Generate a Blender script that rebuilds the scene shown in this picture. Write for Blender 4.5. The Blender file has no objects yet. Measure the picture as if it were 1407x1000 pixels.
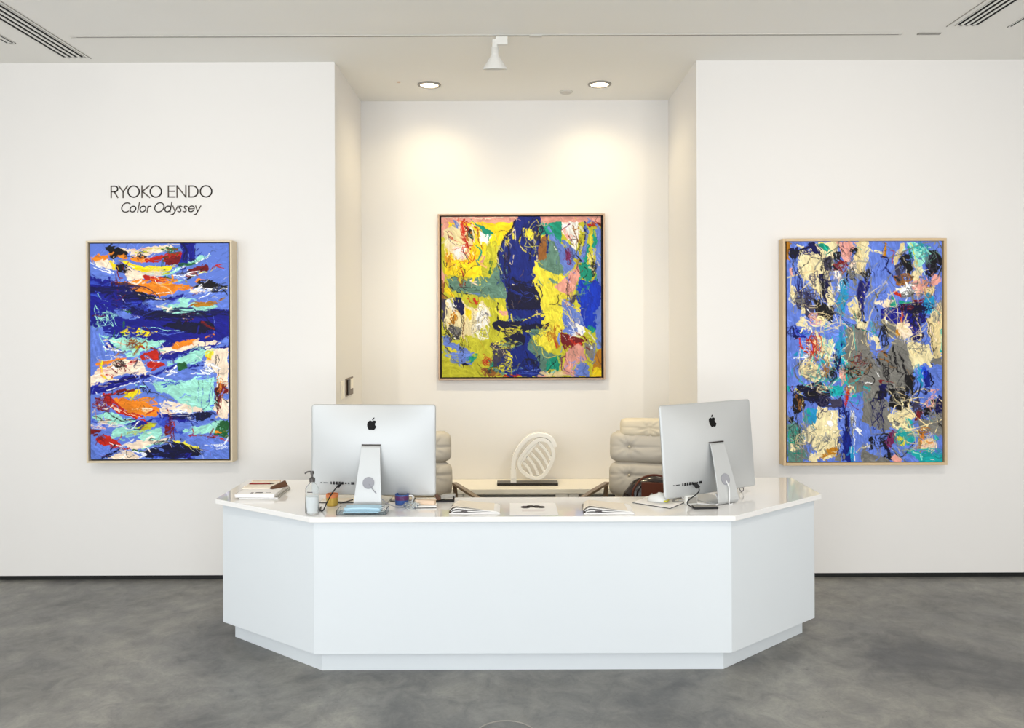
import bpy, bmesh, math, random
import numpy as np
from mathutils import Vector, Matrix
random.seed(7)
SC = bpy.context.scene; COL = SC.collection; PI = math.pi
FPX, VX, VY, EYE = 1080.0, 700.0, 445.0, 1.753      # focal length in pixels, level line, eye height
def lin(c):
    return tuple(((v/255)/12.92 if v/255 <= .04045 else ((v/255+.055)/1.055)**2.4) for v in c)
def X(px, D): return (px-VX)*D/FPX
def Z(py, D): return EYE-(py-VY)*D/FPX
# ---------------------------------------------------------------- materials
def mat(name, rgb, rough=.5, metal=0.0, spec=.5, bump=0.0, bscale=60, vary=0.0, vscale=8, coat=0.0, trans=0.0, emis=None, estr=0, ior=1.45, aniso=0):
    m = bpy.data.materials.new(name); m.use_nodes = True; nt = m.node_tree; b = nt.nodes['Principled BSDF']
    c = lin(rgb); b.inputs['Base Color'].default_value = (*c, 1); b.inputs['Roughness'].default_value = rough
    b.inputs['Metallic'].default_value = metal; b.inputs['Specular IOR Level'].default_value = spec; b.inputs['IOR'].default_value = ior
    b.inputs['Coat Weight'].default_value = coat; b.inputs['Transmission Weight'].default_value = trans; b.inputs['Anisotropic'].default_value = aniso
    if emis: b.inputs['Emission Color'].default_value = (*lin(emis), 1); b.inputs['Emission Strength'].default_value = estr
    tc = nt.nodes.new('ShaderNodeTexCoord')
    if vary:
        n = nt.nodes.new('ShaderNodeTexNoise'); n.inputs['Scale'].default_value = vscale; n.inputs['Detail'].default_value = 5
        nt.links.new(tc.outputs['Object'], n.inputs['Vector'])
        mx = nt.nodes.new('ShaderNodeMix'); mx.data_type = 'RGBA'
        mx.inputs[6].default_value = (*[v*(1-vary) for v in c], 1); mx.inputs[7].default_value = (*[min(1, v*(1+vary)) for v in c], 1)
        nt.links.new(n.outputs['Fac'], mx.inputs[0]); nt.links.new(mx.outputs[2], b.inputs['Base Color'])
    if bump:
        n = nt.nodes.new('ShaderNodeTexNoise'); n.inputs['Scale'].default_value = bscale; n.inputs['Detail'].default_value = 6
        bp = nt.nodes.new('ShaderNodeBump'); bp.inputs['Strength'].default_value = bump; bp.inputs['Distance'].default_value = .002
        nt.links.new(tc.outputs['Object'], n.inputs['Vector']); nt.links.new(n.outputs['Fac'], bp.inputs['Height']); nt.links.new(bp.outputs['Normal'], b.inputs['Normal'])
    return m
def concrete():
    m = mat('polished_concrete', (120, 120, 118), .3); nt = m.node_tree; b = nt.nodes['Principled BSDF']; N = nt.nodes.new; Lk = nt.links.new
    tc = [n for n in nt.nodes if n.type == 'TEX_COORD'][0]
    def noise(s, det=6, rough=.6, dist=0.0):
        n = N('ShaderNodeTexNoise'); n.inputs['Scale'].default_value = s; n.inputs['Detail'].default_value = det
        n.inputs['Roughness'].default_value = rough; n.inputs['Distortion'].default_value = dist; Lk(tc.outputs['Object'], n.inputs['Vector']); return n
    def ramp(src, a, b_, ca, cb):
        r = N('ShaderNodeValToRGB'); r.color_ramp.elements[0].position = a; r.color_ramp.elements[1].position = b_
        r.color_ramp.elements[0].color = (*ca, 1); r.color_ramp.elements[1].color = (*cb, 1); Lk(src, r.inputs['Fac']); return r
    big = ramp(noise(.9, 8, .62, .8).outputs['Fac'], .32, .70, lin((90, 91, 92)), lin((154, 152, 145)))
    sm = ramp(noise(7, 10, .74, .6).outputs['Fac'], .35, .68, (.68, .68, .71), (1.16, 1.15, 1.11))
    fi = ramp(noise(70, 3, .6).outputs['Fac'], .3, .7, (.93, .93, .93), (1.05, 1.05, 1.05))
    dk = ramp(noise(14, 4, .6, 2).outputs['Fac'], .24, .31, (.55, .55, .55), (1, 1, 1))
    cur = big.outputs['Color']
    for r in (sm, fi, dk):
        x = N('ShaderNodeMix'); x.data_type = 'RGBA'; x.blend_type = 'MULTIPLY'; x.inputs[0].default_value = 1
        Lk(cur, x.inputs[6]); Lk(r.outputs['Color'], x.inputs[7]); cur = x.outputs[2]
    Lk(cur, b.inputs['Base Color'])
    rr = ramp(noise(2.5, 7).outputs['Fac'], .3, .7, (.30,)*3, (.52,)*3); Lk(rr.outputs['Color'], b.inputs['Roughness'])
    return m
M = dict(
    wall=mat('white_wall_paint', (232, 229, 225), .85, bump=.05, bscale=220), ceil=mat('ceiling_paint', (240, 238, 232), .9, bump=.05, bscale=200),
    floor=concrete(), black=mat('black_reveal', (12, 12, 13), .6), desk=mat('white_lacquer', (219, 224, 227), .32, coat=.1),
    top=mat('polished_white_quartz', (238, 236, 233), .07, vary=.03, vscale=3, coat=.5), alu=mat('brushed_aluminium', (196, 198, 198), .5, .5, bump=.02, bscale=500),
    logo=mat('gloss_black', (2, 2, 2), .45, spec=.2), screen=mat('screen_glass', (8, 8, 10), .06), port=mat('port_black', (14, 14, 16), .5),
    rubber=mat('grey_rubber', (150, 150, 156), .6), cablew=mat('white_cable', (225, 225, 225), .4), cableb=mat('black_cable', (18, 18, 20), .45),
    leather=mat('taupe_leather', (194, 186, 172), .5, bump=.15, bscale=120, vary=.05), leather2=mat('cream_leather', (214, 202, 178), .5, bump=.15, bscale=120),
    armm=mat('bronze_metal', (150, 130, 108), .3, .8), chrome=mat('chrome', (200, 196, 190), .12, 1.0), darkm=mat('dark_metal', (52, 44, 38), .3, .7),
    cred=mat('cream_lacquer', (244, 238, 224), .35), acr=mat('milky_acrylic', (253, 251, 246), .15, coat=.4), railm=mat('track_paint', (206, 203, 196), .5), ablk=mat('black_acrylic', (26, 18, 14), .12),
    wood=mat('maple_frame', (206, 180, 142), .5, vary=.08, vscale=30), wood2=mat('pale_champagne_frame', (216, 200, 172), .45, vary=.05, vscale=30), wood3=mat('rosy_oak_frame', (184, 156, 132), .45, vary=.08, vscale=30), liner=mat('frame_shadow_gap', (26, 18, 16), .7),
    fix=mat('white_fixture', (232, 230, 224), .4), dark=mat('vent_interior', (10, 10, 10), .9), lamp=mat('lamp_lens', (255, 240, 215), .4, emis=(255, 232, 196), estr=14),
    vinyl=mat('taupe_vinyl', (84, 74, 66), .6), paper=mat('white_paper', (242, 240, 238), .7), cream=mat('cream_paper', (238, 228, 212), .7), ink=mat('printed_ink', (70, 62, 64), .7),
    pinks=mat('pink_grey_print', (196, 178, 176), .7), glass=mat('clear_glass', (250, 252, 252), .06, trans=.95, ior=1.12), gel=mat('clear_gel', (244, 247, 248), .3, trans=.1),
    pump=mat('pump_steel', (96, 92, 90), .3, .8), tinb=mat('olive_gold_tin', (188, 156, 66), .35, .3), tino=mat('rust_orange_band', (206, 120, 70), .5),
    mask=mat('pale_blue_fabric', (182, 216, 234), .8, bump=.1), mugb=mat('blue_glaze', (52, 84, 150), .25), mugp=mat('purple_print', (84, 40, 92), .35), redb=mat('dark_red_pen', (140, 34, 30), .35),
    tan=mat('tan_card', (222, 196, 170), .6), brown=mat('brown_leather', (94, 60, 40), .45), bag=mat('dark_brown_patent', (34, 20, 16), .22, bump=.3, bscale=14, coat=.5), bagr=mat('russet_leather', (98, 48, 28), .35),
    grey=mat('grey_plastic', (150, 146, 138), .4), mousew=mat('white_plastic', (226, 226, 222), .25), yel=mat('yellow_green_plastic', (206, 200, 60), .35), plate=mat('brushed_bronze_plate', (112, 96, 82), .35, .7), clear=mat('clear_acrylic', (238, 244, 246), .03, trans=.97, ior=1.15),
    caster=mat('caster_black', (24, 24, 24), .5), steel=mat('steel_ring', (140, 138, 132), .35, .9), winf=mat('window_frame_white', (220, 220, 220), .5))
# ---------------------------------------------------------------- mesh helpers
def obj(name, bm, m, parent=None, loc=None, rot=None, smooth=False, bevel=0, mats=None):
    me = bpy.data.meshes.new(name); bmesh.ops.recalc_face_normals(bm, faces=bm.faces); bm.to_mesh(me); bm.free()
    for q in (mats or [m]): me.materials.append(M[q] if isinstance(q, str) else q)
    if smooth:
        for p in me.polygons: p.use_smooth = True
    o = bpy.data.objects.new(name, me); COL.objects.link(o)
    if parent: o.parent = parent
    if loc: o.location = loc
    if rot: o.rotation_euler = rot
    if bevel:
        b = o.modifiers.new('bevel', 'BEVEL'); b.width = bevel; b.segments = 2; b.limit_method = 'ANGLE'
    return o
def tag(o, label, cat=None, group=None, kind=None):
    if label: o['label'] = label
    if cat: o['category'] = cat
    if group: o['group'] = group
    if kind: o['kind'] = kind
    return o
def thing(name, label, cat, loc=(0, 0, 0), rz=0, group=None):
    o = bpy.data.objects.new(name, None); COL.objects.link(o); o.location = loc; o.rotation_euler = (0, 0, rz); o.empty_display_size = .1
    return tag(o, label, cat, group)
def struct(name, bm, m, **k): return tag(obj(name, bm, m, **k), None, kind='structure')
def new(): return bmesh.new()
def box(bm, x0, x1, y0, y1, z0, z1, mx=None, mi=0):
    vs = [bm.verts.new((x, y, z)) for z in (z0, z1) for y in (y0, y1) for x in (x0, x1)]
    if mx is not None:
        for v in vs: v.co = mx @ v.co
    for f in ((0,2,3,1),(4,5,7,6),(0,1,5,4),(2,6,7,3),(0,4,6,2),(1,3,7,5)):
        bm.faces.new([vs[i] for i in f]).material_index = mi
    return bm
def prism(bm, pts, z0, z1, mx=None, mi=0):
    n = len(pts); a = [bm.verts.new((p[0], p[1], z0)) for p in pts]; b = [bm.verts.new((p[0], p[1], z1)) for p in pts]
    if mx is not None:
        for v in a+b: v.co = mx @ v.co
    fs = [bm.faces.new(a[::-1]), bm.faces.new(b)]
    for i in range(n): fs.append(bm.faces.new((a[i], a[(i+1) % n], b[(i+1) % n], b[i])))
    for f in fs: f.material_index = mi
    return bm
def lathe(bm, prof, n=32, cx=0, cy=0, z=0, mi=0, mx=None):
    rings = []
    for r, h in prof:
        if r < 1e-6: rings.append([bm.verts.new((cx, cy, z+h))])
        else: rings.append([bm.verts.new((cx+r*math.cos(2*PI*k/n), cy+r*math.sin(2*PI*k/n), z+h)) for k in range(n)])
    if mx is not None:
        for R in rings:
            for v in R: v.co = mx @ v.co
    for A, B in zip(rings[:-1], rings[1:]):
        for k in range(n):
            k2 = (k+1) % n
            if len(A) == 1 and len(B) == 1: continue
            if len(A) == 1: f = bm.faces.new((A[0], B[k], B[k2]))
            elif len(B) == 1: f = bm.faces.new((A[k], A[k2], B[0]))
            else: f = bm.faces.new((A[k], A[k2], B[k2], B[k]))
            f.material_index = mi
    return bm
def cyl(bm, r, h, **k): return lathe(bm, [(0, 0), (r, 0), (r, h), (0, h)], **k)
def smoothpath(pts, n=6, closed=False):
    P = [Vector(p) for p in pts]; out = []
    Q = ([P[-1]]+P+[P[0], P[1]]) if closed else ([P[0]]+P+[P[-1]])
    for i in range(1, len(Q)-2):
        for j in range(n):
            t = j/n; p0, p1, p2, p3 = Q[i-1], Q[i], Q[i+1], Q[i+2]
            out.append(.5*(2*p1+(p2-p0)*t+(2*p0-5*p1+4*p2-p3)*t*t+(3*p1-p0-3*p2+p3)*t**3))
    if not closed: out.append(P[-1])
    return out
def tube(bm, pts, r, n=8, closed=False, prof=None, mi=0, up=(0, 0, 1)):
    P = [Vector(p) for p in pts]; rings = []; U = Vector(up); m = len(P)
    rr = r if isinstance(r, (list, tuple)) else [r]*m
    for i, p in enumerate(P):
        a = P[(i-1) % m] if (closed or i) else p; b = P[(i+1) % m] if (closed or i < m-1) else p
        t = (b-a).normalized(); s = t.cross(U)
        if s.length < 1e-3: s = t.cross(Vector((0, 1, 0.01)))
        s.normalize(); u = s.cross(t).normalized()
        sh = prof or [(math.cos(2*PI*k/n), math.sin(2*PI*k/n)) for k in range(n)]
        rings.append([bm.verts.new(p+s*(q[0]*rr[i])+u*(q[1]*rr[i])) for q in sh])
    k_ = len(rings[0])
    for i in range(m if closed else m-1):
        A, B = rings[i], rings[(i+1) % m]
        for k in range(k_): bm.faces.new((A[k], A[(k+1) % k_], B[(k+1) % k_], B[k])).material_index = mi
    if not closed:
        bm.faces.new(rings[0][::-1]).material_index = mi; bm.faces.new(rings[-1]).material_index = mi
    return bm
RECT = lambda w, h: [(-w, -h), (w, -h), (w, h), (-w, h)]
ROLL, EXPO = .2, 0.13
# ------------------------------------------------------------------ paint on the canvases
PAL = dict(b=(108,134,216), n=(30,32,142), d=(20,20,84), m=(164,226,208), o=(240,142,38), r=(192,46,26), R=(122,26,32),
           y=(246,218,26), k=(28,25,30), c=(248,226,202), w=(250,250,250), g=(46,104,60), l=(62,84,192), p=(228,164,152),
           t=(20,150,126), G=(100,138,126), u=(8,58,196), v=(16,40,132), s=(128,126,120), O=(192,132,34), q=(44,150,196),
           B=(150,100,48), Y=(198,196,54), L=(236,224,72), e=(228,208,156), E=(236,222,176), V=(70,66,90), M=(120,40,90), x=(14,14,60), T=(30,170,170))
LEFT_PAINT = '''
T 115 325 6.7
P n .05 50,320 180,318 300,350 420,440 470,520 640,560 900,520 990,560 1100,640 1340,640 1340,1000 50,1000
P b .2 50,318 150,316 180,350 250,370 150,380 50,345
S d 60 .3 60,470 200,480 330,520 420,600
S l 30 .5 60,400 200,420 400,450
S l 24 .5 70,520 260,560 480,610
S d 70 .3 250,560 400,640 620,700 900,690
S d 50 .4 900,660 1330,690
S n 90 .2 930,50 945,120 930,200 900,250
S n 60 .2 990,50 985,190
S d 16 .3 915,60 940,150 925,200
P k .15 190,90 250,60 300,70 330,100 380,90 400,130 370,170 260,180 225,150
P c .1 320,85 420,95 560,90 720,60 800,55 830,90 700,130 540,165 420,170 400,120
S p 8 .2 440,110 540,100 620,95
S Y 26 .5 480,130 600,110 720,90
P g .4 700,95 780,80 860,95 800,130 720,135
S k 8 .2 820,120 865,98
P o .1 60,165 130,145 215,155 230,190 150,205 70,215
P o .1 290,165 370,150 400,175 340,185
P o .1 410,180 520,170 620,175 560,225 460,210
P r .1 540,190 650,170 780,140 880,125 905,150 880,200 820,225 700,215 560,225
P R .3 720,190 860,170 890,190 870,235 740,240
P c .1 70,215 150,200 240,200 260,290 200,280 120,250
P y .1 235,200 265,195 290,300 250,290
S w 12 .1 60,220 150,270 230,300 280,322
S w 9 .1 70,255 170,300 270,325
P k .1 280,230 360,230 400,260 385,310 320,320 290,290
P y .1 300,190 400,195 420,225 540,250 680,250 800,240 820,280 700,300 560,310 470,290 380,240
S g 30 .3 720,210 725,290
S L 14 .2 560,270 800,262
S c 20 .3 380,290 440,350 520,380
P c .2 380,260 500,300 560,330 520,400 420,400 380,350
S m 20 .2 560,320 800,315 960,215
P m .1 800,290 900,250 1010,200 1060,150 1110,150 1120,190 1060,220 950,250 860,290
S w 9 .1 1150,140 1110,190 1000,240
S w 8 .3 820,300 1000,230
S g 26 .4 880,245 1010,230
P r .1 520,330 600,340 740,350 760,385 680,405 560,380
P R .1 960,290 1040,255 1120,250 1145,285 1060,320 990,350 940,360 915,340
S r 14 .1 1140,285 1210,255 1270,245
S R 22 .2 1000,290 1130,275
S L 8 .2 980,355 1100,315 1210,275
S k 14 .4 940,370 1020,330
S w 10 .3 810,340 900,350 950,300
S g 20 .4 740,345 830,380
S w 7 .3 800,360 920,380
S V 20 .4 850,330 960,310
P o .05 260,385 420,400 520,370 640,400 760,400 900,440 1000,440 980,480 860,490 760,520 690,545 560,500 440,470
S o 16 .2 340,400 420,470 520,500
S c 12 .4 400,380 470,420 520,380
S c 8 .2 700,380 640,350 660,430
P o .1 1010,400 1060,375 1130,375 1080,410 1030,420
S b 18 .3 820,410 960,425
S m 14 .3 800,400 900,395
P k .1 430,470 520,490 650,550 700,570 520,575 440,530
S c 7 .1 480,520 560,545 660,560 760,555
S k 10 .3 640,500 720,560 800,540
S w 7 .3 660,510 780,500
P k .1 980,450 1060,400 1120,370 1190,400 1250,430 1320,430 1320,520 1230,460 1120,470
S w 9 .1 1040,470 1080,430 1110,470 1160,480
P c .1 960,470 1060,480 1120,490 1060,520 980,510
S w 12 .3 1180,470 1220,455 1230,490 1320,440
S w 8 .2 1280,470 1320,465
P b .1 520,590 700,570 860,560 940,540 1150,520 1330,540 1330,650 1220,650 900,650 700,660 560,640
P m .05 700,640 820,590 900,550 980,560 940,640 1100,600 1230,620 1200,650 1050,670 900,690 760,710
S c 20 .4 670,620 800,650
P O .05 950,620 1010,590 1100,585 1200,580 1220,605 1150,630 1040,638
S B 10 .3 980,625 1080,600
S w 7 .1 1060,560 1140,510
S R 7 .1 1250,580 1280,555
S R 8 .3 230,380 280,500 300,620
S R 7 .3 330,400 300,520 350,640
S m 7 .2 120,510 160,560 210,580
S w 7 .3 370,480 440,485
S w 6 .2 310,520 370,585
P b .1 60,300 300,330 400,380 360,400 200,385 60,330
S m 7 .1 100,620 90,680 140,750
S m 7 .1 100,620 170,750
S m 7 .1 160,600 250,680 270,740
S m 6 .1 210,660 200,740 230,680 260,730
P b .1 260,640 350,660 430,690 500,740 380,740 300,710
S w 7 .2 280,640 400,670 500,735
S g 16 .4 290,650 420,680
S r 8 .2 880,710 960,690 1010,690
S c 6 .1 850,720 920,690 990,740
T 115 430 6.7
S m 8 .1 95,0 130,110
S m 8 .1 130,0 190,90 200,10
S m 7 .1 200,0 260,130 240,20
S m 6 .1 260,0 300,100
S c 6 .1 870,0 950,50 980,60
S r 8 .2 880,70 980,50 1000,20
S m 10 .3 700,15 830,5
P b .1 50,115 150,115 250,180 350,190 180,190 200,330 340,360 180,400 50,440
S m 9 .1 130,175 200,330
P n .1 170,130 280,120 420,100 480,110 440,150 300,145 220,170 185,160
S g 14 .4 270,150 262,350
S g 12 .4 360,60 350,200
P m .05 140,180 230,200 340,210 420,220 480,200 600,230 740,235 690,300 600,310 520,340 480,380 520,410 380,370 340,340 240,260
S c 10 .1 170,230 280,240 370,270
S c 12 .1 200,260 300,340 360,360
S w 16 .1 170,290 240,320 340,350
P y .05 500,120 520,140 600,155 570,200 480,190 500,165 350,150 350,140 480,160
S y 10 .1 590,190 660,155
S Y 20 .3 470,300 530,290
S Y 10 .2 360,150 370,190
S B 9 .2 380,290 440,220 400,280 460,230 430,300 520,260 450,350 560,240 560,300
S R 6 .2 400,280 430,350 470,350 580,210
S r 7 .3 410,240 500,260 540,300
S m 6 .1 540,110 650,125 800,150 960,150 1090,125
S b 5 .3 620,160 800,180 950,150
S b 9 .4 700,190 860,170
S b 5 .1 1185,0 1185,180
P x .2 860,60 960,70 1160,70 1200,140 1000,170 700,110
S R 22 .5 1080,80 1180,130
S o 12 .1 1110,200 1190,180
P c .05 680,310 800,290 1040,250 1160,235 1240,235 1200,270 1090,300 860,360 720,365 
P o .05 780,290 850,245 1040,220 1050,240 940,280 800,320
P n .1 700,370 850,345 1000,310 1330,250 1330,320 1150,300 1100,320 900,370 800,415 710,410
P b .2 1240,240 1320,200 1320,290 1200,300
P m .05 760,430 860,410 1000,340 1120,320 1100,370 1060,420 940,460 840,460 760,470
P r .05 500,380 560,340 660,320 690,370 690,415 600,400 560,410 510,405
P r .05 550,430 600,430 700,440 750,460 700,480 620,490 580,480
S w 9 .1 560,370 610,420 690,430
S V 12 .3 600,310 680,330 690,400
P c .05 50,560 110,500 240,460 330,400 520,420 560,500 580,560 440,540 300,570 180,600 50,665
P o .1 95,450 150,430 330,400 400,385 380,410 260,440 110,475
S o 22 .2 130,420 170,570
S y 16 .1 150,430 160,520 190,590 250,590
S r 18 .1 380,440 480,425
S p 9 .2 400,455 470,450
S R 6 .2 230,470 300,540 290,440 340,530 330,420 370,520
S r 10 .2 190,550 260,555 240,580
S w 14 .2 250,480 300,490
P n .05 50,670 200,620 400,570 540,540 570,575 440,620 230,690 60,737
S x 10 .2 180,650 540,560
S w 8 .1 200,690 440,630 600,600
S c 10 .1 60,640 180,610 300,600
P b .05 580,560 700,500 850,440 950,470 1100,440 1180,560 1100,600 800,600 640,620
S n 26 .3 570,570 700,530 840,470
S n 22 .4 960,490 1090,440
S w 12 .2 760,570 850,520 740,540 840,490
S w 8 .3 600,560 720,590
P g .05 850,450 930,430 940,490 870,520 
P m .02 600,620 750,600 950,605 1180,580 1190,740 700,740
S l 12 .4 700,610 880,640 700,640
P c .02 1110,310 1320,310 1320,737 1200,737 1210,560 1190,500 1110,470
P L .2 1110,320 1190,310 1180,400 1130,430 1100,390
S o 14 .2 1110,400 1170,420
S w 14 .1 1060,520 1140,540 1100,450 1180,530
S k 6 .1 1210,470 1215,380 1235,390 1225,560
S k 6 .1 1150,450 1200,540 1130,500
S w 9 .1 970,545 1090,545
S o 10 .2 1230,560 1210,620
P R .2 1195,680 1240,620 1300,690 1320,737 1200,737
S o 14 .3 1240,640 1260,730
S Y 10 .3 1280,660 1240,700
S g 4 .1 1045,600 1045,737
S g 4 .1 1085,590 1085,737
S g 4 .1 1165,590 1150,737
P R .1 280,700 380,685 400,737 290,737
P y .05 410,700 510,690 480,737 400,737
P r .2 150,715 240,710 250,737 150,737
S k 6 .1 540,620 600,720 540,690
S k 6 .1 500,630 540,700
S m 14 .2 470,650 560,660
T 115 530 6.7
P m .02 640,0 1190,0 1180,210 1060,220 900,170 800,90 700,10
P R .1 270,30 370,10 400,40 350,75 290,70
P y .05 340,95 420,30 500,20 520,40 460,85 380,105
P b .05 430,100 520,50 590,80 580,130 500,120
S k 7 .1 240,20 280,60 530,0 570,60 600,20
P r .05 150,50 230,70 290,130 370,210 520,250 560,300 440,280 300,230 240,190 170,120
P o .05 260,90 380,110 460,130 560,140 690,190 690,230 640,280 540,250 400,220 320,170
S B 5 .2 480,110 490,200 530,150 570,220
S r 12 .2 560,240 640,210
S c 5 .2 260,180 400,240 500,265
S R 12 .1 60,160 150,120 90,90 180,130
S R 14 .1 70,180 160,210 240,180
S c 12 .2 90,150 180,190 260,170
S c 10 .2 60,220 180,150
S w 10 .2 100,40 150,80
P b .1 580,100 650,40 760,50 830,120 760,130 640,150
S s 10 .3 660,70 820,120
P c .05 680,140 760,130 900,150 1060,190 1090,220 980,230 860,210 720,200
P c .02 690,190 740,200 840,240 780,250 700,225
P n .1 660,230 760,240 900,280 1030,320 900,310 700,290
P x .3 1000,240 1100,220 1190,240 1120,290 1020,310
S w 18 .3 850,220 980,280
S V 9 .3 860,220 960,270
P l .3 600,290 760,260 840,400 1000,330 900,420 800,400
P b .1 830,300 1030,320 960,380 850,400
P m .05 50,270 170,230 290,240 400,290 500,300 420,320 280,350 160,340
P c .1 110,320 170,270 240,310 190,350
S k 7 .1 160,240 200,230 330,300 480,290
S k 6 .1 70,260 160,290
S l 10 .3 60,310 200,370
S p 10 .2 60,350 190,385
P R .1 45,365 150,400 60,430 45,430
P r .05 90,470 180,430 250,460 340,540 250,560 160,530 100,500
S R 12 .4 100,500 200,560 320,560
S w 12 .2 230,510 330,540 440,480
P m .02 230,420 290,370 380,360 380,430 300,450 240,470
P n .1 360,340 500,300 620,300 600,330 420,380
S w 10 .1 370,370 420,380 500,320
P Y .15 360,430 460,370 600,320 650,340 560,400 440,430
S O 10 .3 400,430 560,360
P m .02 480,460 600,390 700,360 710,420 680,490 540,510
P c .1 360,520 480,490 660,480 800,450 760,490 600,530 440,580
S m 16 .2 520,560 640,520 780,480
P R .1 730,340 780,370 790,440 740,440
S R 9 .1 765,195 790,480
S R 7 .1 765,210 830,500
S r 5 .1 770,200 820,360
P x .05 520,600 640,550 800,510 940,520 1060,560 1070,620 980,650 800,655 560,650
P n .2 820,600 960,600 1010,650 820,655
P l .4 600,620 760,590 800,650 640,655
S g 20 .3 440,580 520,590
S w 10 .2 440,590 560,620 460,655
P L .2 790,490 880,490 1050,540 1040,560 900,520
S k 6 .2 800,500 1040,560
P b .02 840,420 960,440 1320,490 1320,660 1080,660 1070,590 1040,540 860,480
P m .05 1000,370 1160,320 1240,300 1310,330 1240,370 1240,420 1080,420 1010,440
P m .3 900,400 1000,350 1050,400 1000,430
P g .2 1220,320 1320,310 1320,480 1180,440
S o 20 .3 1200,410 1300,410
S r 8 .1 960,440 1100,450 1320,490
S R 18 .3 1060,440 1180,460
S w 16 .4 1190,540 1260,530
S w 8 .3 1100,545 1300,510
P c .02 1200,90 1320,110 1320,290 1250,290 1180,200
P R .3 1190,0 1300,0 1260,80 1200,90
S o 16 .3 1240,10 1250,80
S k 8 .2 1200,40 1320,150
S R 12 .3 1220,120 1220,250
S k 6 .2 1190,100 1250,200
P b .02 45,480 90,470 160,540 280,570 340,580 140,660 45,660
S x 26 .4 160,640 350,570
P c .2 180,655 300,610 400,560 500,640 440,660
S k 6 .1 400,560 380,630 450,630
P w .3 560,640 480,655 400,655
S l 4 .1 1045,0 1050,130
S l 4 .1 1085,0 1075,250
S l 4 .1 1140,130 1170,0 1170,220
'''
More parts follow.
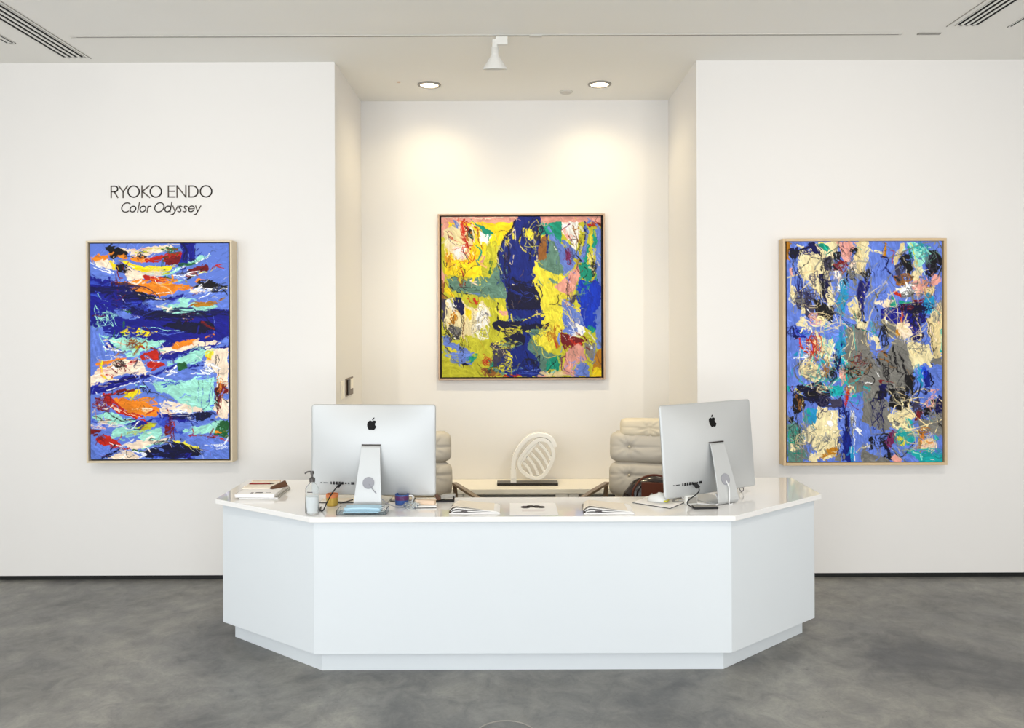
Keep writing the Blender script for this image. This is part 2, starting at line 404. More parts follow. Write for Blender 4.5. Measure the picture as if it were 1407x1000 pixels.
MID_PAINT = '''
T 600 290 8.333
P Y .05 50,50 2000,50 2000,2000 50,2000
P p .05 50,50 1920,50 1920,130 50,130
S c 8 .3 60,68 900,68
P y .1 100,130 400,110 900,130 800,300 550,500 500,760 300,740 100,700
P p .1 55,120 130,130 110,260 60,300
P E .1 90,200 220,150 400,160 420,300 350,540 250,560 90,400 80,280
P w .2 180,400 330,380 320,530 240,540
P c .1 200,90 300,140 330,250 240,190
S b 16 .2 190,90 230,190 170,150
S r 22 .1 320,90 290,150 330,330 380,420
S r 12 .2 340,110 420,160 460,210 400,330
P k .1 320,150 380,190 440,360 350,250
S G 14 .2 350,230 410,300
S w 6 .1 320,110 410,230 430,360
S B 16 .2 460,240 480,330 520,420
P w .1 470,200 620,280 560,370 500,330
P t .05 380,90 480,140 600,200 660,240 600,270 540,260 480,170
S G 8 .2 440,160 540,250
P y .05 560,130 880,140 800,210 640,230
S k 4 .1 650,240 820,205
S r 5 .1 130,290 200,330 330,380 410,380 160,440
S r 4 .1 120,270 230,350
S r 6 .2 390,540 330,370
S k 5 .1 310,700 430,620 540,590
S r 16 .2 320,780 280,690 240,630
S k 12 .4 120,640 130,560 200,600
S r 10 .3 110,500 190,560
S V 12 .2 300,430 370,590
P p .1 510,480 550,500 540,590 510,570
S t 16 .2 440,390 500,450 480,560
S G 14 .3 450,560 500,620
P Y .1 560,360 680,310 700,500 660,640 600,720 550,600
P g .45 600,500 650,600 640,700 590,700
P G .03 100,760 180,740 300,770 400,770 480,740 600,740 680,620 720,700 780,850 800,1000 500,980 380,960 240,930 150,860
S k 8 .1 160,760 160,850 260,930 400,960
S k 12 .2 160,750 300,770 330,840
S b 14 .2 370,950 480,940
S L 10 .2 480,740 500,900 620,1000
S c 20 .2 400,790 450,830
S k 5 .2 560,820 500,940
S y 40 .2 70,860 200,960
S r 10 .2 310,760 320,860
P B .1 50,760 90,760 90,1000 50,1000
S k 14 .3 60,920 150,1000
P p .2 60,600 90,700 90,800 60,760
T 600 290 8.333
P v .02 940,50 1190,50 1190,500 1120,700 1130,850 1190,950 1250,1100 1250,1280 1000,1330 800,1250 790,1000 800,880 740,780 690,620 700,470 780,300 860,220
S x 20 .2 920,90 820,250 710,450 700,600 740,720
S c 8 .1 880,200 830,270 800,300
P L .1 800,320 850,320 820,420 790,390
S G 8 .2 690,560 760,740
S G 10 .2 760,500 800,720
S k 10 .2 780,300 700,480 700,650
S E 8 .1 750,320 690,460
S E 7 .1 680,500 720,660 770,740
S L 20 .2 870,250 880,310
P L .05 980,180 1060,200 1120,220 1120,310 1060,325 1000,270
S L 12 .2 950,280 960,380 1020,470
S k 12 .2 990,170 940,330 1000,430 1060,490
S E 6 .1 960,400 1050,470
S E 8 .1 1110,250 1130,380 1140,500 1150,560
S x 18 .2 1100,350 1060,560
S x 24 .3 1150,150 1180,420 1120,500
S B 10 .2 1150,110 1180,260
S L 9 .1 1220,260 1210,370 1160,560
S x 26 .3 870,760 960,820 1090,820 1150,760
S E 12 .1 870,820 930,870 990,900
S x 10 .2 840,900 1000,960 1120,860
S x 20 .2 1090,800 1190,900 1240,1120
P x .15 820,820 1130,860 1180,1000 1170,1120 830,1130 800,960
S v 30 .3 850,900 1100,1000
S l 10 .4 880,940 1060,930
T 715 290 8.333
P t .05 210,130 480,130 470,400 330,280 230,260
P b .03 300,140 470,380 600,480 640,600 560,700 480,740 450,560 330,320
P G .03 310,340 380,340 500,700 400,720 300,640 200,550 290,480
P B .05 230,310 290,270 310,380 290,570 190,540 210,400
S v 28 .05 305,250 300,470
S w 6 .1 380,400 400,440
P L .03 160,560 260,600 360,700 500,740 600,760 480,900 560,1000 560,1500 250,1500 220,1000 150,800
S G 34 .1 210,600 360,690
S G 22 .2 330,770 430,830
S G 14 .3 200,790 250,840
S x 14 .2 180,830 230,900 240,1000
P p .03 380,860 500,760 680,600 700,720 600,880 530,950 420,920
S M 9 .1 570,730 540,960
P w .05 460,130 660,130 680,250 620,440 560,330 490,230
S M 16 .1 480,200 560,150
S p 30 .1 510,200 550,300
S R 8 .1 560,270 620,430
S B 16 .2 600,170 640,330 610,400
S O 12 .2 660,170 670,360
S k 6 .1 570,330 600,460 600,540
S b 50 .1 500,340 580,460 680,540
P M .1 500,440 560,480 600,620 540,620
S k 7 .2 500,400 560,600 600,560
S t 60 .1 760,400 720,580 740,700
S b 40 .1 660,460 700,560 760,240
P t .05 830,200 900,220 890,400 820,440
S b 26 .1 740,200 790,100 870,160 920,220
S v 16 .2 740,120 730,220 790,180
S r 34 .1 770,170 840,160
S R 30 .3 850,130 930,160
S L 10 .2 820,240 800,380 860,470
S k 12 .2 740,260 720,400
S k 10 .1 780,460 840,560 840,680
S E 16 .1 760,480 820,660
S L 18 .2 880,420 820,520
S k 18 .2 690,560 640,500 600,540
P b .05 860,200 930,200 930,1500 860,1500
S k 12 .3 870,780 900,850
P t .1 660,600 800,600 830,750 760,800 690,740
P G .1 600,850 720,820 780,980 640,1000
P u .1 660,780 880,800 930,900 870,1150 860,1300 700,1200 640,1000
S t 8 .3 640,840 740,900
S G 10 .2 660,960 760,930
S w 6 .2 170,960 190,1000
T 715 405 8.333
P L .03 240,0 480,0 480,300 400,350 330,320 260,240 230,100
P b .1 470,60 540,20 640,140 720,230 760,360 640,420 480,330
P V .2 540,0 640,0 620,80 560,90
S e 10 .1 460,50 600,130 700,200
S L 16 .1 600,130 690,170 690,215
S L 8 .1 470,140 620,320
S e 6 .1 520,100 600,290
S L 12 .2 480,200 560,250
P u .05 680,0 930,0 900,120 860,200 870,400 760,400 700,280
S l 26 .3 760,120 720,260
S t 50 .1 800,380 830,400
S w 16 .1 790,440 840,500
S w 18 .1 640,340 740,430
P w .2 640,310 740,400 720,460 640,440
P b .05 440,440 560,330 640,440 600,460 480,420
S w 10 .1 540,300 600,380
P x .1 0,330 60,340 330,310 310,380 120,420 0,410
S L 18 .3 0,310 120,250 240,200
S v 40 .3 50,260 250,260
S e 8 .1 180,180 210,260
P G .1 100,410 220,400 330,380 360,420 240,440 100,500
P v .1 0,400 90,440 130,500 80,560 150,640 240,820 260,940 0,940
P L .05 200,450 330,390 380,440 380,640 300,640 210,560
S G 20 .2 230,480 280,440
S O 30 .1 400,340 390,440 410,600
S r 10 .2 380,500 400,620
S b 18 .1 440,450 430,570
S L 7 .1 150,460 210,580 380,660
P G .03 100,500 160,500 220,600 380,680 470,690 300,880 240,880 200,760 80,600
S L 8 .1 240,620 280,720 440,690
P t .05 290,740 460,690 430,880 360,850 290,860
S k 5 .1 270,900 450,700
S x 10 .2 60,640 130,780 220,700 200,840
S x 12 .2 130,760 240,860
S b 10 .4 0,870 240,850
S l 10 .4 0,800 160,830
P R .1 460,430 640,470 740,520 680,600 560,560 500,640 460,600
S r 30 .2 560,480 620,560 680,560
S w 9 .1 490,460 520,510
S p 9 .2 560,500 620,500
S R 14 .1 470,400 460,560 500,640
S R 16 .2 640,420 800,540
S L 9 .1 700,540 800,560
P p .02 500,680 560,600 660,560 720,630 740,740 640,780 560,880 520,900 490,800
S s 5 .3 550,620 540,760
S s 5 .3 600,640 620,760
S M 16 .1 500,690 460,740 470,860
S R 5 .1 500,620 520,800
P b .02 600,860 640,800 710,760 780,820 780,940 610,940
P s .15 720,560 850,540 830,720 760,740
S w 12 .2 780,580 820,620
S R 10 .3 740,600 850,660
S b 14 .2 760,700 820,740 850,560
P e .1 240,880 470,870 600,930 600,940 200,940
P p .1 490,840 600,870 590,940 500,920
S m 18 .2 310,900 380,870
P O .05 790,940 830,780 860,650 930,600 930,940
P y .1 800,900 860,820 930,830 930,930 800,938
S B 12 .3 860,660 930,800
S b 60 .1 900,500 900,590
S p 20 .2 200,930 290,920
T 600 405 8.333
P V .1 55,40 120,40 100,250 90,400 60,300
P E .03 110,50 170,20 300,60 340,120 440,140 520,60 590,180 600,320 480,390 400,460 330,430 310,500 280,480 240,370 130,400 100,280
P w .2 120,60 190,60 210,200 160,200
P w .3 480,80 570,180 560,310 440,410
S s 4 .3 520,120 480,300
S s 4 .3 420,180 400,420
P d .05 180,30 260,20 320,120 310,220 260,230 200,130
P O .2 150,230 190,170 220,260 200,340 160,320
S k 8 .1 160,20 170,180
S k 8 .2 100,180 120,420 190,510
S k 18 .3 210,390 240,500
P s .2 150,330 280,400 250,520 190,480
S w 12 .1 150,410 210,510
P y .1 330,130 400,170 370,300 330,240
S r 8 .2 350,40 440,100 480,20
S r 22 .2 420,40 440,80
P b .03 60,470 120,460 160,530 240,570 420,660 360,680 260,640 120,590 70,560
P b .05 240,660 420,680 400,760 260,810
S V 12 .2 110,590 150,690 240,780
S b 16 .2 140,660 380,660
S b 12 .2 250,560 250,820
P L .1 120,600 210,610 200,640 140,640
P t .03 320,680 460,670 440,720 390,760 330,740
P x .05 270,770 350,780 340,810 290,815
S k 5 0 290,210 290,940
S k 4 0 275,230 265,640
S B 8 .1 300,240 290,540
S k 3 .1 330,440 370,600
P Y .2 400,480 540,400 600,480 560,640 440,680
P Y .1 60,600 140,700 250,830 600,900 590,940 55,940
S r 8 .1 520,670 580,720 540,800 530,690
S r 8 .2 470,860 600,880
S k 6 .1 450,770 520,840 600,850
P B .03 480,840 640,850 760,930 590,940 540,880
P r .2 780,900 950,900 960,940 760,940
P L .1 720,120 740,100 800,170 820,290 700,260
P p .2 710,170 800,170 800,240 740,230
S k 12 .1 690,90 710,290
P x .03 640,310 700,280 860,300 990,290 900,380 780,410 700,420 640,380
S L 14 .2 700,350 730,375
S G 16 .3 800,270 1000,280
P x .1 780,480 900,400 1000,470 1000,600 840,540
S L 24 .2 810,460 880,400
P v .03 780,600 1000,560 1000,940 960,930 860,900 840,800 850,700
S L 14 .4 760,560 920,530
P V .25 620,540 700,520 800,660 830,800 640,820 630,760
S e 7 .1 690,560 780,740
S e 6 .2 640,620 720,570 820,780
P L .05 760,660 850,700 850,780 800,780
P t .05 590,790 640,780 640,820 600,830
S k 8 .1 590,830 850,810 1000,810
S G 40 .2 660,850 760,900
S m 8 .3 780,900 900,850 1000,840
S l 12 .3 860,870 1000,850
'''
RIGHT_PAINT = '''
T 1070 325 9.09
P b .02 90,60 2100,60 2100,2900 90,2900
P O .15 95,70 160,80 140,300 95,280
P E .02 250,180 400,160 520,80 760,70 700,300 640,500 660,860 560,820 420,640 300,560 240,440
P e .1 960,70 1140,70 1110,350 1030,480 920,420 960,260
P p .03 720,80 970,75 900,300 820,330 780,180
P E .05 1030,60 1140,60 1120,300 1040,480
P d .15 150,130 240,140 270,200 200,300 170,240
S k 20 .2 230,190 380,130 460,170
P d .15 370,90 460,90 500,160 540,250 440,200 380,150
S E 30 .1 240,120 300,130
P t .1 500,120 560,90 640,160 600,200 540,160
S L 16 .2 480,90 560,90
S t 10 .2 600,220 680,180
S k 8 .1 170,290 200,400 260,540 300,620
S k 7 .1 260,450 380,280 390,180
S V 12 .2 350,190 400,250 500,290
P V .2 560,280 660,220 680,400 640,470 570,420
S k 10 .2 540,180 540,430
P k .15 690,220 760,180 780,300 720,310
S w 9 .3 720,210 740,300
S k 7 .1 620,220 760,130 800,200
S r 24 .2 700,340 720,440
S R 40 .3 750,340 830,330
S p 30 .2 760,380 800,440 760,520
S w 24 .2 790,450 760,560 750,690
S r 7 .2 810,450 750,560
S w 9 .1 650,720 750,710 850,660
P k .2 890,150 970,150 980,200 920,220
S k 9 .1 950,210 920,300 860,370
P c .1 860,370 950,280 980,300 960,420 900,440
S s 30 .3 890,440 960,620
S k 22 .3 860,440 870,580
P E .05 580,490 640,480 680,700 700,860 640,880 620,640
S s 7 .2 620,500 640,620
P E .05 170,620 240,640 230,800 180,880 110,820
S s 7 .2 170,650 150,820
S d 22 .3 150,300 180,440
S d 26 .2 540,480 560,720 600,820
P d .3 510,470 580,480 620,700 560,740 520,600
P q .1 800,520 850,540 860,760 820,1000 760,1000 720,780 780,740
S t 9 .1 820,560 820,900
S b 30 .1 380,570 340,560
S s 10 .2 340,600 370,700
S d 14 .1 250,620 320,850 440,1000
S d 16 .2 290,620 380,760 560,840
P k .15 430,780 560,830 700,900 720,1000 480,1000
P V .3 200,760 330,760 460,900 360,1000 240,900
P k .2 240,660 310,760 330,860 260,740
S w 10 .3 420,980 360,900
P E .05 270,870 330,860 350,960 290,1000
S b 20 .2 420,660 470,700
P n .1 980,680 1020,560 1090,520 1140,560 1130,680 1060,760 1070,1000 1000,900
S k 14 .3 1020,450 1080,480
P E .05 870,870 920,800 980,780 1020,860 1030,1080 980,1120 930,1000
S k 9 .2 930,930 960,1080 1020,1060 1030,940
P b .1 100,430 180,500 190,600 100,680
S p 36 .2 160,410 160,480
T 1185 325 9.09
P E .05 0,80 90,80 60,250 40,460 0,500
S E 34 .05 60,180 160,190 260,220
S O 30 .1 290,110 300,210 280,260
S r 12 .2 370,170 400,200 360,350
S k 6 .1 280,100 260,260
S d 16 .2 240,260 330,270 300,380 360,480
P e .03 540,95 500,90 430,180 390,340 400,370 470,260 530,180
P V .05 400,360 480,330 520,420 500,520 420,470
P k .1 460,290 520,240 580,240 600,340 640,420 580,500 540,380 480,340
S t 28 .1 580,150 610,260 600,330
P m .15 560,90 680,80 780,160 800,260 740,380 680,400 640,250
S t 9 .1 640,210 700,110 800,180 840,270
S L 9 .1 600,100 640,200 700,380
P k .05 790,200 900,180 960,250 990,350 940,430 880,500 850,510 800,480 780,400 800,300
S V 26 .3 820,260 850,400
S l 16 .4 810,400 830,480
S m 22 .2 780,150 850,150
P E .1 640,470 740,380 760,470 700,560 620,560 600,520
P B .3 410,500 520,480 540,600 470,640 410,590
S k 36 .4 430,520 500,600
P p .1 600,560 800,540 820,640 720,760 640,700
P p .05 900,480 1000,480 1000,570 900,640 860,560
S k 8 .1 830,490 820,600 750,760
S k 8 .1 850,520 870,680
P e .1 760,640 880,640 940,620 900,720 780,740
S w 10 0 550,390 555,620
P w .05 390,640 450,660 540,680 530,610 600,610 620,690 560,740 480,770 460,700 400,680
S w 12 .1 620,650 670,700 600,720 540,800
S k 16 .2 570,660 590,680
S r 30 .2 400,700 480,760
S s 36 .2 620,700 640,790
P c .1 150,850 300,800 400,820 440,900 280,890
S t 26 .1 370,770 420,860 360,850
S w 9 .2 310,720 350,800
P q .02 780,760 830,710 900,740 930,820 900,960 850,1000 790,960 760,860
P n .05 230,940 330,880 480,870 780,860 780,1100 400,1110 260,1080 230,1000
S R 40 .3 640,820 760,810
S t 30 .3 480,830 600,830
S k 24 .3 170,890 200,960
P k .2 660,830 740,840 720,960 650,960
S w 4 .1 380,960 640,965
S r 26 .2 490,950 480,1050
P s .2 940,880 1005,820 1005,1100 880,1100 800,1060
S p 20 .2 960,880 980,1000
S w 8 .1 310,930 350,1000
S k 18 .3 70,440 110,470
S k 40 .3 0,450 50,500
P E .1 0,680 40,700 20,800 0,780
T 1070 430 9.09
P s .1 830,200 960,160 1100,220 1100,1000 820,1000 830,500
P k .15 510,0 700,0 680,130 620,120 560,60
S w 8 .1 640,60 680,110
P p .05 400,60 500,40 560,90 500,110 430,100
P b .05 580,130 820,120 830,420 760,430 600,420 560,280
S q 26 .2 800,100 830,200
S k 7 .1 700,0 850,100 970,200 1090,240
S k 5 .1 730,40 900,160
P E .05 960,140 1090,100 1090,220 1000,200
P E .05 220,130 290,40 340,100 420,240 300,180 230,170
S e 12 .2 420,180 480,300
P b .2 360,90 480,120 560,230 420,250
S d 22 .1 190,190 210,320 280,260 220,210
P n .05 200,190 300,220 350,300 270,310
S R 8 .1 180,340 240,330
P r .1 320,330 470,320 490,430 480,560 400,540 400,400
S r 22 .1 260,330 280,450 400,540
S r 20 .1 460,350 400,560 360,650
S R 12 .1 350,370 470,340 520,470
S c 14 .1 290,370 400,450 340,450
S r 16 .2 520,440 500,560 460,620
S w 12 .1 270,510 370,560 230,570
S w 14 .1 440,560 390,680
S w 6 .1 190,560 330,550
B q 0 215 525 30 24
P E .05 620,340 680,330 690,420 640,600 720,720 660,760 580,560 620,470
P E .1 500,300 560,310 620,480 560,560 500,600 540,480
S G 12 .3 500,300 560,420 600,460
P q .1 720,370 820,300 830,580 740,740 700,600
S v 26 .05 770,390 770,560 740,720
P d .05 670,550 700,520 740,600 730,690 690,620
S w 6 .1 640,520 780,460
P E .05 260,740 310,640 480,640 560,780 580,860 460,870 300,820
S s 6 .1 270,730 430,750
S k 8 .2 560,560 620,860
P B .2 540,620 590,700 610,880 570,880
S k 20 .2 640,730 720,800 660,880 640,780
P p .2 740,760 820,680 840,860 780,900
S G 16 .3 830,660 850,870
P V .75 870,560 1090,520 1090,900 960,900 900,740
P B .7 870,600 1060,540 1090,800 960,860 900,740
S k 8 .2 1040,640 1000,740 1080,860
S k 7 .2 840,500 920,490
S s 5 .2 960,520 1020,490 1090,490
S R 8 .3 880,560 900,720 980,860
S R 8 .3 940,560 1060,620
S s 10 .2 980,600 1000,760
S T 22 .2 860,760 850,830
P x .05 220,900 340,920 480,860 640,960 760,1000 240,1000
S L 8 .1 210,940 280,1000
S e 8 .1 560,900 640,1000
P T .05 640,960 740,900 800,960 800,1000 640,1000
S R 12 .3 150,920 190,980
S T 24 .3 110,920 130,990
S w 24 .2 860,930 930,950
T 1185 430 9.09
P s .05 0,300 60,340 150,600 180,560 300,400 440,330 560,400 640,620 640,1000 0,1000
P n .05 230,0 400,0 400,110 310,90 250,50
P n .05 530,0 800,0 790,80 720,130 740,260 770,290 720,360 620,360 610,150 540,80
P s .1 210,60 320,100 420,180 400,320 320,300
S w 18 .2 290,70 300,140
P c .05 430,130 600,130 620,280 520,320 440,320 410,180
P O .02 400,200 450,200 460,300 420,300
S p 9 .2 480,150 600,160
S r 26 .3 490,30 490,120
P k .1 0,0 30,0 20,90 0,100
P E .05 0,120 50,100 60,180 10,220
S t 9 .1 120,100 130,240 80,330
S k 9 .1 190,60 200,200 180,260
S t 8 .1 0,230 160,260 210,350
S k 12 .1 310,170 260,230 310,280 310,400 250,410 240,330 280,240
P b .02 80,380 140,360 170,440 180,560 130,590
P E .05 140,300 200,300 230,440 180,460
S b 30 .1 340,400 300,500
S k 20 .1 375,410 410,560 440,740
S k 26 .1 450,490 500,640 540,760
S k 12 .3 420,700 500,780
P E .02 550,400 600,370 720,390 830,400 880,560 860,700 800,640 640,710 580,560
S s 7 .2 740,400 700,540
S s 7 .2 790,440 780,560
P e .1 780,100 880,70 1000,130 1000,560 960,590 880,580 850,400 820,240
S s 30 .3 930,60 900,140
S T 30 .2 990,240 990,480
S c 16 .2 850,180 930,400
S k 9 0 800,90 850,300 880,480 880,620 860,760
P d .1 600,300 700,260 770,280 700,360 620,360
S w 10 .2 680,340 700,350
P s .1 880,580 1000,560 1000,660 900,680
B k 0 915 700 16 16
P b .02 650,720 720,680 1005,680 1005,1000 650,1000
P q .1 700,720 760,700 760,900 700,960
P v .03 770,720 830,720 860,800 840,930 780,940
S w 6 0 760,720 755,860
S x 14 .1 860,760 870,860 890,880 850,940
S k 30 .1 770,960 850,980
P k .05 530,780 640,780 650,1000 540,1000 520,880
S B 16 .2 180,500 240,480 300,560
S k 26 .2 160,570 210,600 220,640
S B 12 .2 230,570 340,620
S k 10 .2 230,500 330,540 390,690
S k 14 .2 250,640 260,780
S s 14 .2 100,680 200,660 180,740
S w 12 .1 160,740 200,800
B R 0 230 865 26 26
S R 7 .1 240,850 380,880
S B 14 .3 60,560 100,660 20,800
S k 10 .3 0,600 60,620 30,760 150,820 130,900
S w 16 .3 20,900 120,880
S T 34 .2 40,950 60,990
P d .2 200,910 320,900 300,1000 210,1000
S w 8 .1 380,900 480,980
S k 20 .2 330,900 480,1000
S p 16 .2 860,980 940,960
T 1070 530 9.09
S s 4 .1 980,260 1090,230
P x .05 280,40 460,60 640,180 620,280 470,250 340,160
P k .05 180,170 230,100 300,160 340,260 320,330 210,350 170,300
S B 20 .3 230,120 260,300
S L 9 .1 210,40 290,160 300,340
S L 9 .1 210,40 200,160
S E 8 .1 310,170 300,400 360,560
P k .1 120,400 200,380 170,460 120,450
S w 8 .1 480,30 520,100
S E 9 .2 400,30 600,210
S E 8 .1 600,40 680,180
S d 20 .2 620,180 720,260 780,270
P V .2 640,200 780,150 800,260 680,280
P T .03 640,40 720,0 800,30 800,130 720,140
P T .1 890,180 920,130 990,90 960,150
P r .1 840,110 880,40 860,180 840,290 820,270
S R 9 .1 870,200 1000,310
S v 20 .1 800,100 800,300
P E .05 880,60 930,20 900,100 870,120
P q .05 350,310 480,290 480,420 420,500 350,470
P T .1 340,320 400,310 410,380 350,470 300,420
P E .02 480,250 620,300 740,310 740,700 700,900 560,960 460,800 320,700 300,560 380,510 480,440
S s 5 .1 520,320 500,270
S s 5 .1 640,320 620,400
B w 0 645 490 46 38
S w 12 .1 655,330 660,440
S s 7 0 420,820 560,680 640,640 740,570
S s 8 0 460,740 600,640 660,680 560,780 450,820 330,720
P s .2 580,670 640,640 620,700 570,710
S E 7 0 540,780 720,890
P O .4 600,790 720,760 700,860 500,950 560,860
P G .1 110,480 280,500 310,640 300,740 340,860 300,960 110,960
P E .3 120,680 220,640 260,800 160,820
P T .2 150,540 240,520 240,600 160,600
S t 10 .1 170,680 250,860 120,800
S k 7 .1 160,650 310,690 290,780
S t 9 .1 240,900 330,860 270,820
S k 7 .2 270,500 360,570
P E .2 380,850 560,840 480,960 360,960
P v .02 780,310 880,320 900,960 800,960 790,640
P b .05 790,360 860,330 860,450 820,560 780,500
S d 16 .1 760,290 760,460
S w 9 .1 855,480 855,540
P q .05 880,780 940,760 940,960 890,960
P s .1 900,320 940,320 950,460 900,480
S w 9 .1 880,290 940,400
P b .02 940,480 1000,390 1080,540 1080,640 1030,700 1040,960 950,960 960,640
S w 11 0 940,960 935,570 1035,640
P w .1 950,540 1040,590 1030,620 980,580
S E 12 .1 960,830 1090,760
S k 12 .2 740,700 720,880
P s .1 700,880 780,820 780,960 700,960
P s .03 1040,640 1100,600 1100,960 1040,960
S d 10 .1 790,820 800,940
T 1185 530 9.09
P b .03 0,460 200,560 250,640 200,670 120,640 80,760 0,740
P s .03 0,0 200,0 360,300 340,540 250,600 0,440
S T 30 .3 20,40 70,60
P d .15 200,20 300,20 320,120 200,190
S d 14 .1 80,220 200,160 300,100
S d 10 .1 110,230 160,390
S d 9 .1 200,200 200,540
S d 12 .1 260,200 250,540 300,620
S d 9 .1 240,290 330,280
P k .25 320,60 500,30 600,200 560,320 420,320 340,300
S E 9 .1 300,40 460,230
S p 9 .1 410,20 500,90
S E 16 .1 500,200 490,290
P k .1 540,0 650,0 640,130 560,100
P V .2 630,150 720,140 720,260 640,300
S k 30 .2 590,220 650,310
P E .02 310,400 400,340 540,290 660,370 640,420 560,440 540,560 380,550 340,480
P s .1 380,430 460,470 440,520 390,500
S k 9 .2 370,430 460,490
P T .05 540,430 600,420 640,470 620,550 550,560
P R .02 660,380 700,300 750,270 760,340 690,450 650,450
S p 12 .1 760,240 860,130 960,50
S p 9 .1 760,240 920,120
S p 10 .1 760,240 760,360
P d .1 780,60 830,60 800,120 760,130
P s .1 850,180 960,160 940,320 860,330
P x .05 940,130 1020,150 1020,300 970,400 920,400
P k .1 770,290 880,280 880,340 780,390
B k 0 890 210 20 20
S B 12 .1 860,400 900,510 950,430
S k 30 .3 740,440 860,460
P s .05 680,430 860,440 1020,330 1020,640 880,600 700,520
S E 20 .1 640,560 800,540
S k 22 .2 700,570 790,640
P T .1 900,620 960,650 980,700 920,700
P T .03 450,570 620,560 640,700 560,760 500,720
P M .1 340,600 400,590 420,700 350,780 310,760
P k .15 410,570 470,600 460,660 410,640
P L .1 430,650 520,690 510,770 460,760
P O .02 700,640 750,640 760,720 740,800 690,790
P c .1 760,700 860,650 940,720 930,820 820,880 740,800
S L 20 .2 680,580 710,650
S L 12 .2 740,790 820,860
S B 10 .3 780,680 800,760
P k .2 80,650 140,640 140,800 100,820
P b .05 150,760 220,740 240,840 180,860
P x .1 230,740 300,740 330,800 360,880 300,860
P k .3 280,850 370,850 360,940 240,910
S E 14 .2 0,800 90,760
P s .05 0,810 150,870 340,940 350,970 0,970
P T .03 540,800 660,800 720,860 840,880 1020,880 1020,970 700,970 560,870
S m 16 .2 640,830 740,900
P b .03 500,900 580,850 660,910 700,970 500,970
P p .3 350,880 480,900 500,970 360,970
S k 12 0 360,790 470,905 640,720
S w 6 .1 370,820 470,915
S w 8 .1 850,930 900,940
S E 12 .2 440,790 480,850
'''
LEFT_TANGLE = """
T 0 0 1
K k 290 395 20 5 4 1.6
K w 285 398 22 4 3 1.2
K c 215 372 22 5 4 1.6
K o 220 385 30 6 3 1.5
K x 190 405 30 5 5 2
K d 180 400 40 12 5 3
K l 190 420 36 7 5 1.8
K x 250 432 44 10 6 3
K n 150 415 22 20 6 4
K R 160 382 6 18 3 1
K m 140 435 14 12 5 1
K B 178 468 14 9 5 1.1
K R 180 470 12 8 3 .7
K k 160 500 10 6 4 .8
K w 292 505 14 8 3 1.2
K k 300 540 5 20 5 1
K o 302 535 5 16 3 1.5
K R 300 550 5 16 3 1.4
K c 200 562 20 5 3 1.5
K d 255 570 22 5 4 1.8
K w 250 564 22 5 3 1.4
K k 150 575 26 4 3 .9
K c 150 580 24 6 4 1.6
K m 185 592 22 6 4 1.8
K R 135 605 10 8 4 1.6
K w 300 612 14 5 3 1
K g 305 590 8 8 4 1.4
K k 215 605 20 6 4 .8
K x 230 622 40 7 5 3
K R 145 552 16 12 5 1.6
K o 195 548 22 8 4 1.8
K k 195 350 8 5 4 2
K g 235 345 10 6 3 1.4
K w 260 375 14 5 4 1.2
K k 170 368 10 6 3 1.6
K w 150 488 18 5 3 1
K r 208 490 14 8 4 1.6
K n 240 485 18 5 3 2
K m 265 480 20 6 3 1.8
K p 140 510 20 5 2 1
"""
MID_TANGLE = """
T 0 0 1
K x 697 362 7 28 5 1.8
K E 700 345 9 26 3 1
K x 735 325 14 24 5 1.6
K L 733 322 14 22 3 .9
K r 635 315 9 18 4 1.2
K r 642 345 14 20 4 .9
K c 622 335 10 14 3 1.6
K k 632 372 12 10 4 .9
K O 620 352 8 16 3 1.4
K G 640 392 18 8 4 1.8
K k 642 396 18 8 3 .8
K R 634 385 6 12 3 .9
K w 662 452 14 18 3 1.3
K s 655 450 14 20 3 .6
K k 618 452 10 20 5 .9
K V 620 468 8 14 4 1.4
K E 615 440 8 20 3 1.4
K b 628 490 18 7 4 1.8
K x 700 457 20 7 5 2
K L 705 452 22 5 3 1.1
K x 702 470 18 8 5 2
K G 700 475 20 8 4 1.4
K L 690 474 14 6 3 1.2
K v 700 500 18 14 5 2.4
K V 690 490 12 12 4 1
K L 694 500 12 14 2 .9
K k 728 502 14 12 4 1
K l 725 512 26 4 3 1
K x 725 420 18 14 5 2
K l 720 402 16 12 2 .8
K R 782 470 14 10 5 1.4
K w 792 460 12 12 4 1.2
K c 790 445 12 16 3 .8
K l 782 446 12 10 3 1.4
K M 782 345 5 18 4 1.4
K w 790 330 8 18 3 1.3
K k 796 340 10 20 4 .9
K k 815 370 6 16 4 1.4
K E 815 358 7 14 3 1
K t 808 390 8 10 4 2
K G 798 405 8 12 3 1
K u 814 415 9 18 4 3
K p 784 395 8 18 4 1.6
K k 782 400 4 22 2 .7
K O 755 460 9 14 4 1.4
K L 745 465 12 14 3 1.1
K s 808 485 10 14 4 1.2
K b 800 500 12 12 3 1.5
K r 667 498 10 8 4 1
K k 672 508 16 5 3 .8
K Y 665 480 14 12 3 1.6
K y 630 365 12 10 3 1.4
K Y 672 350 6 18 3 2
K G 682 385 8 20 4 1.6
K G 750 370 14 4 3 1.4
"""
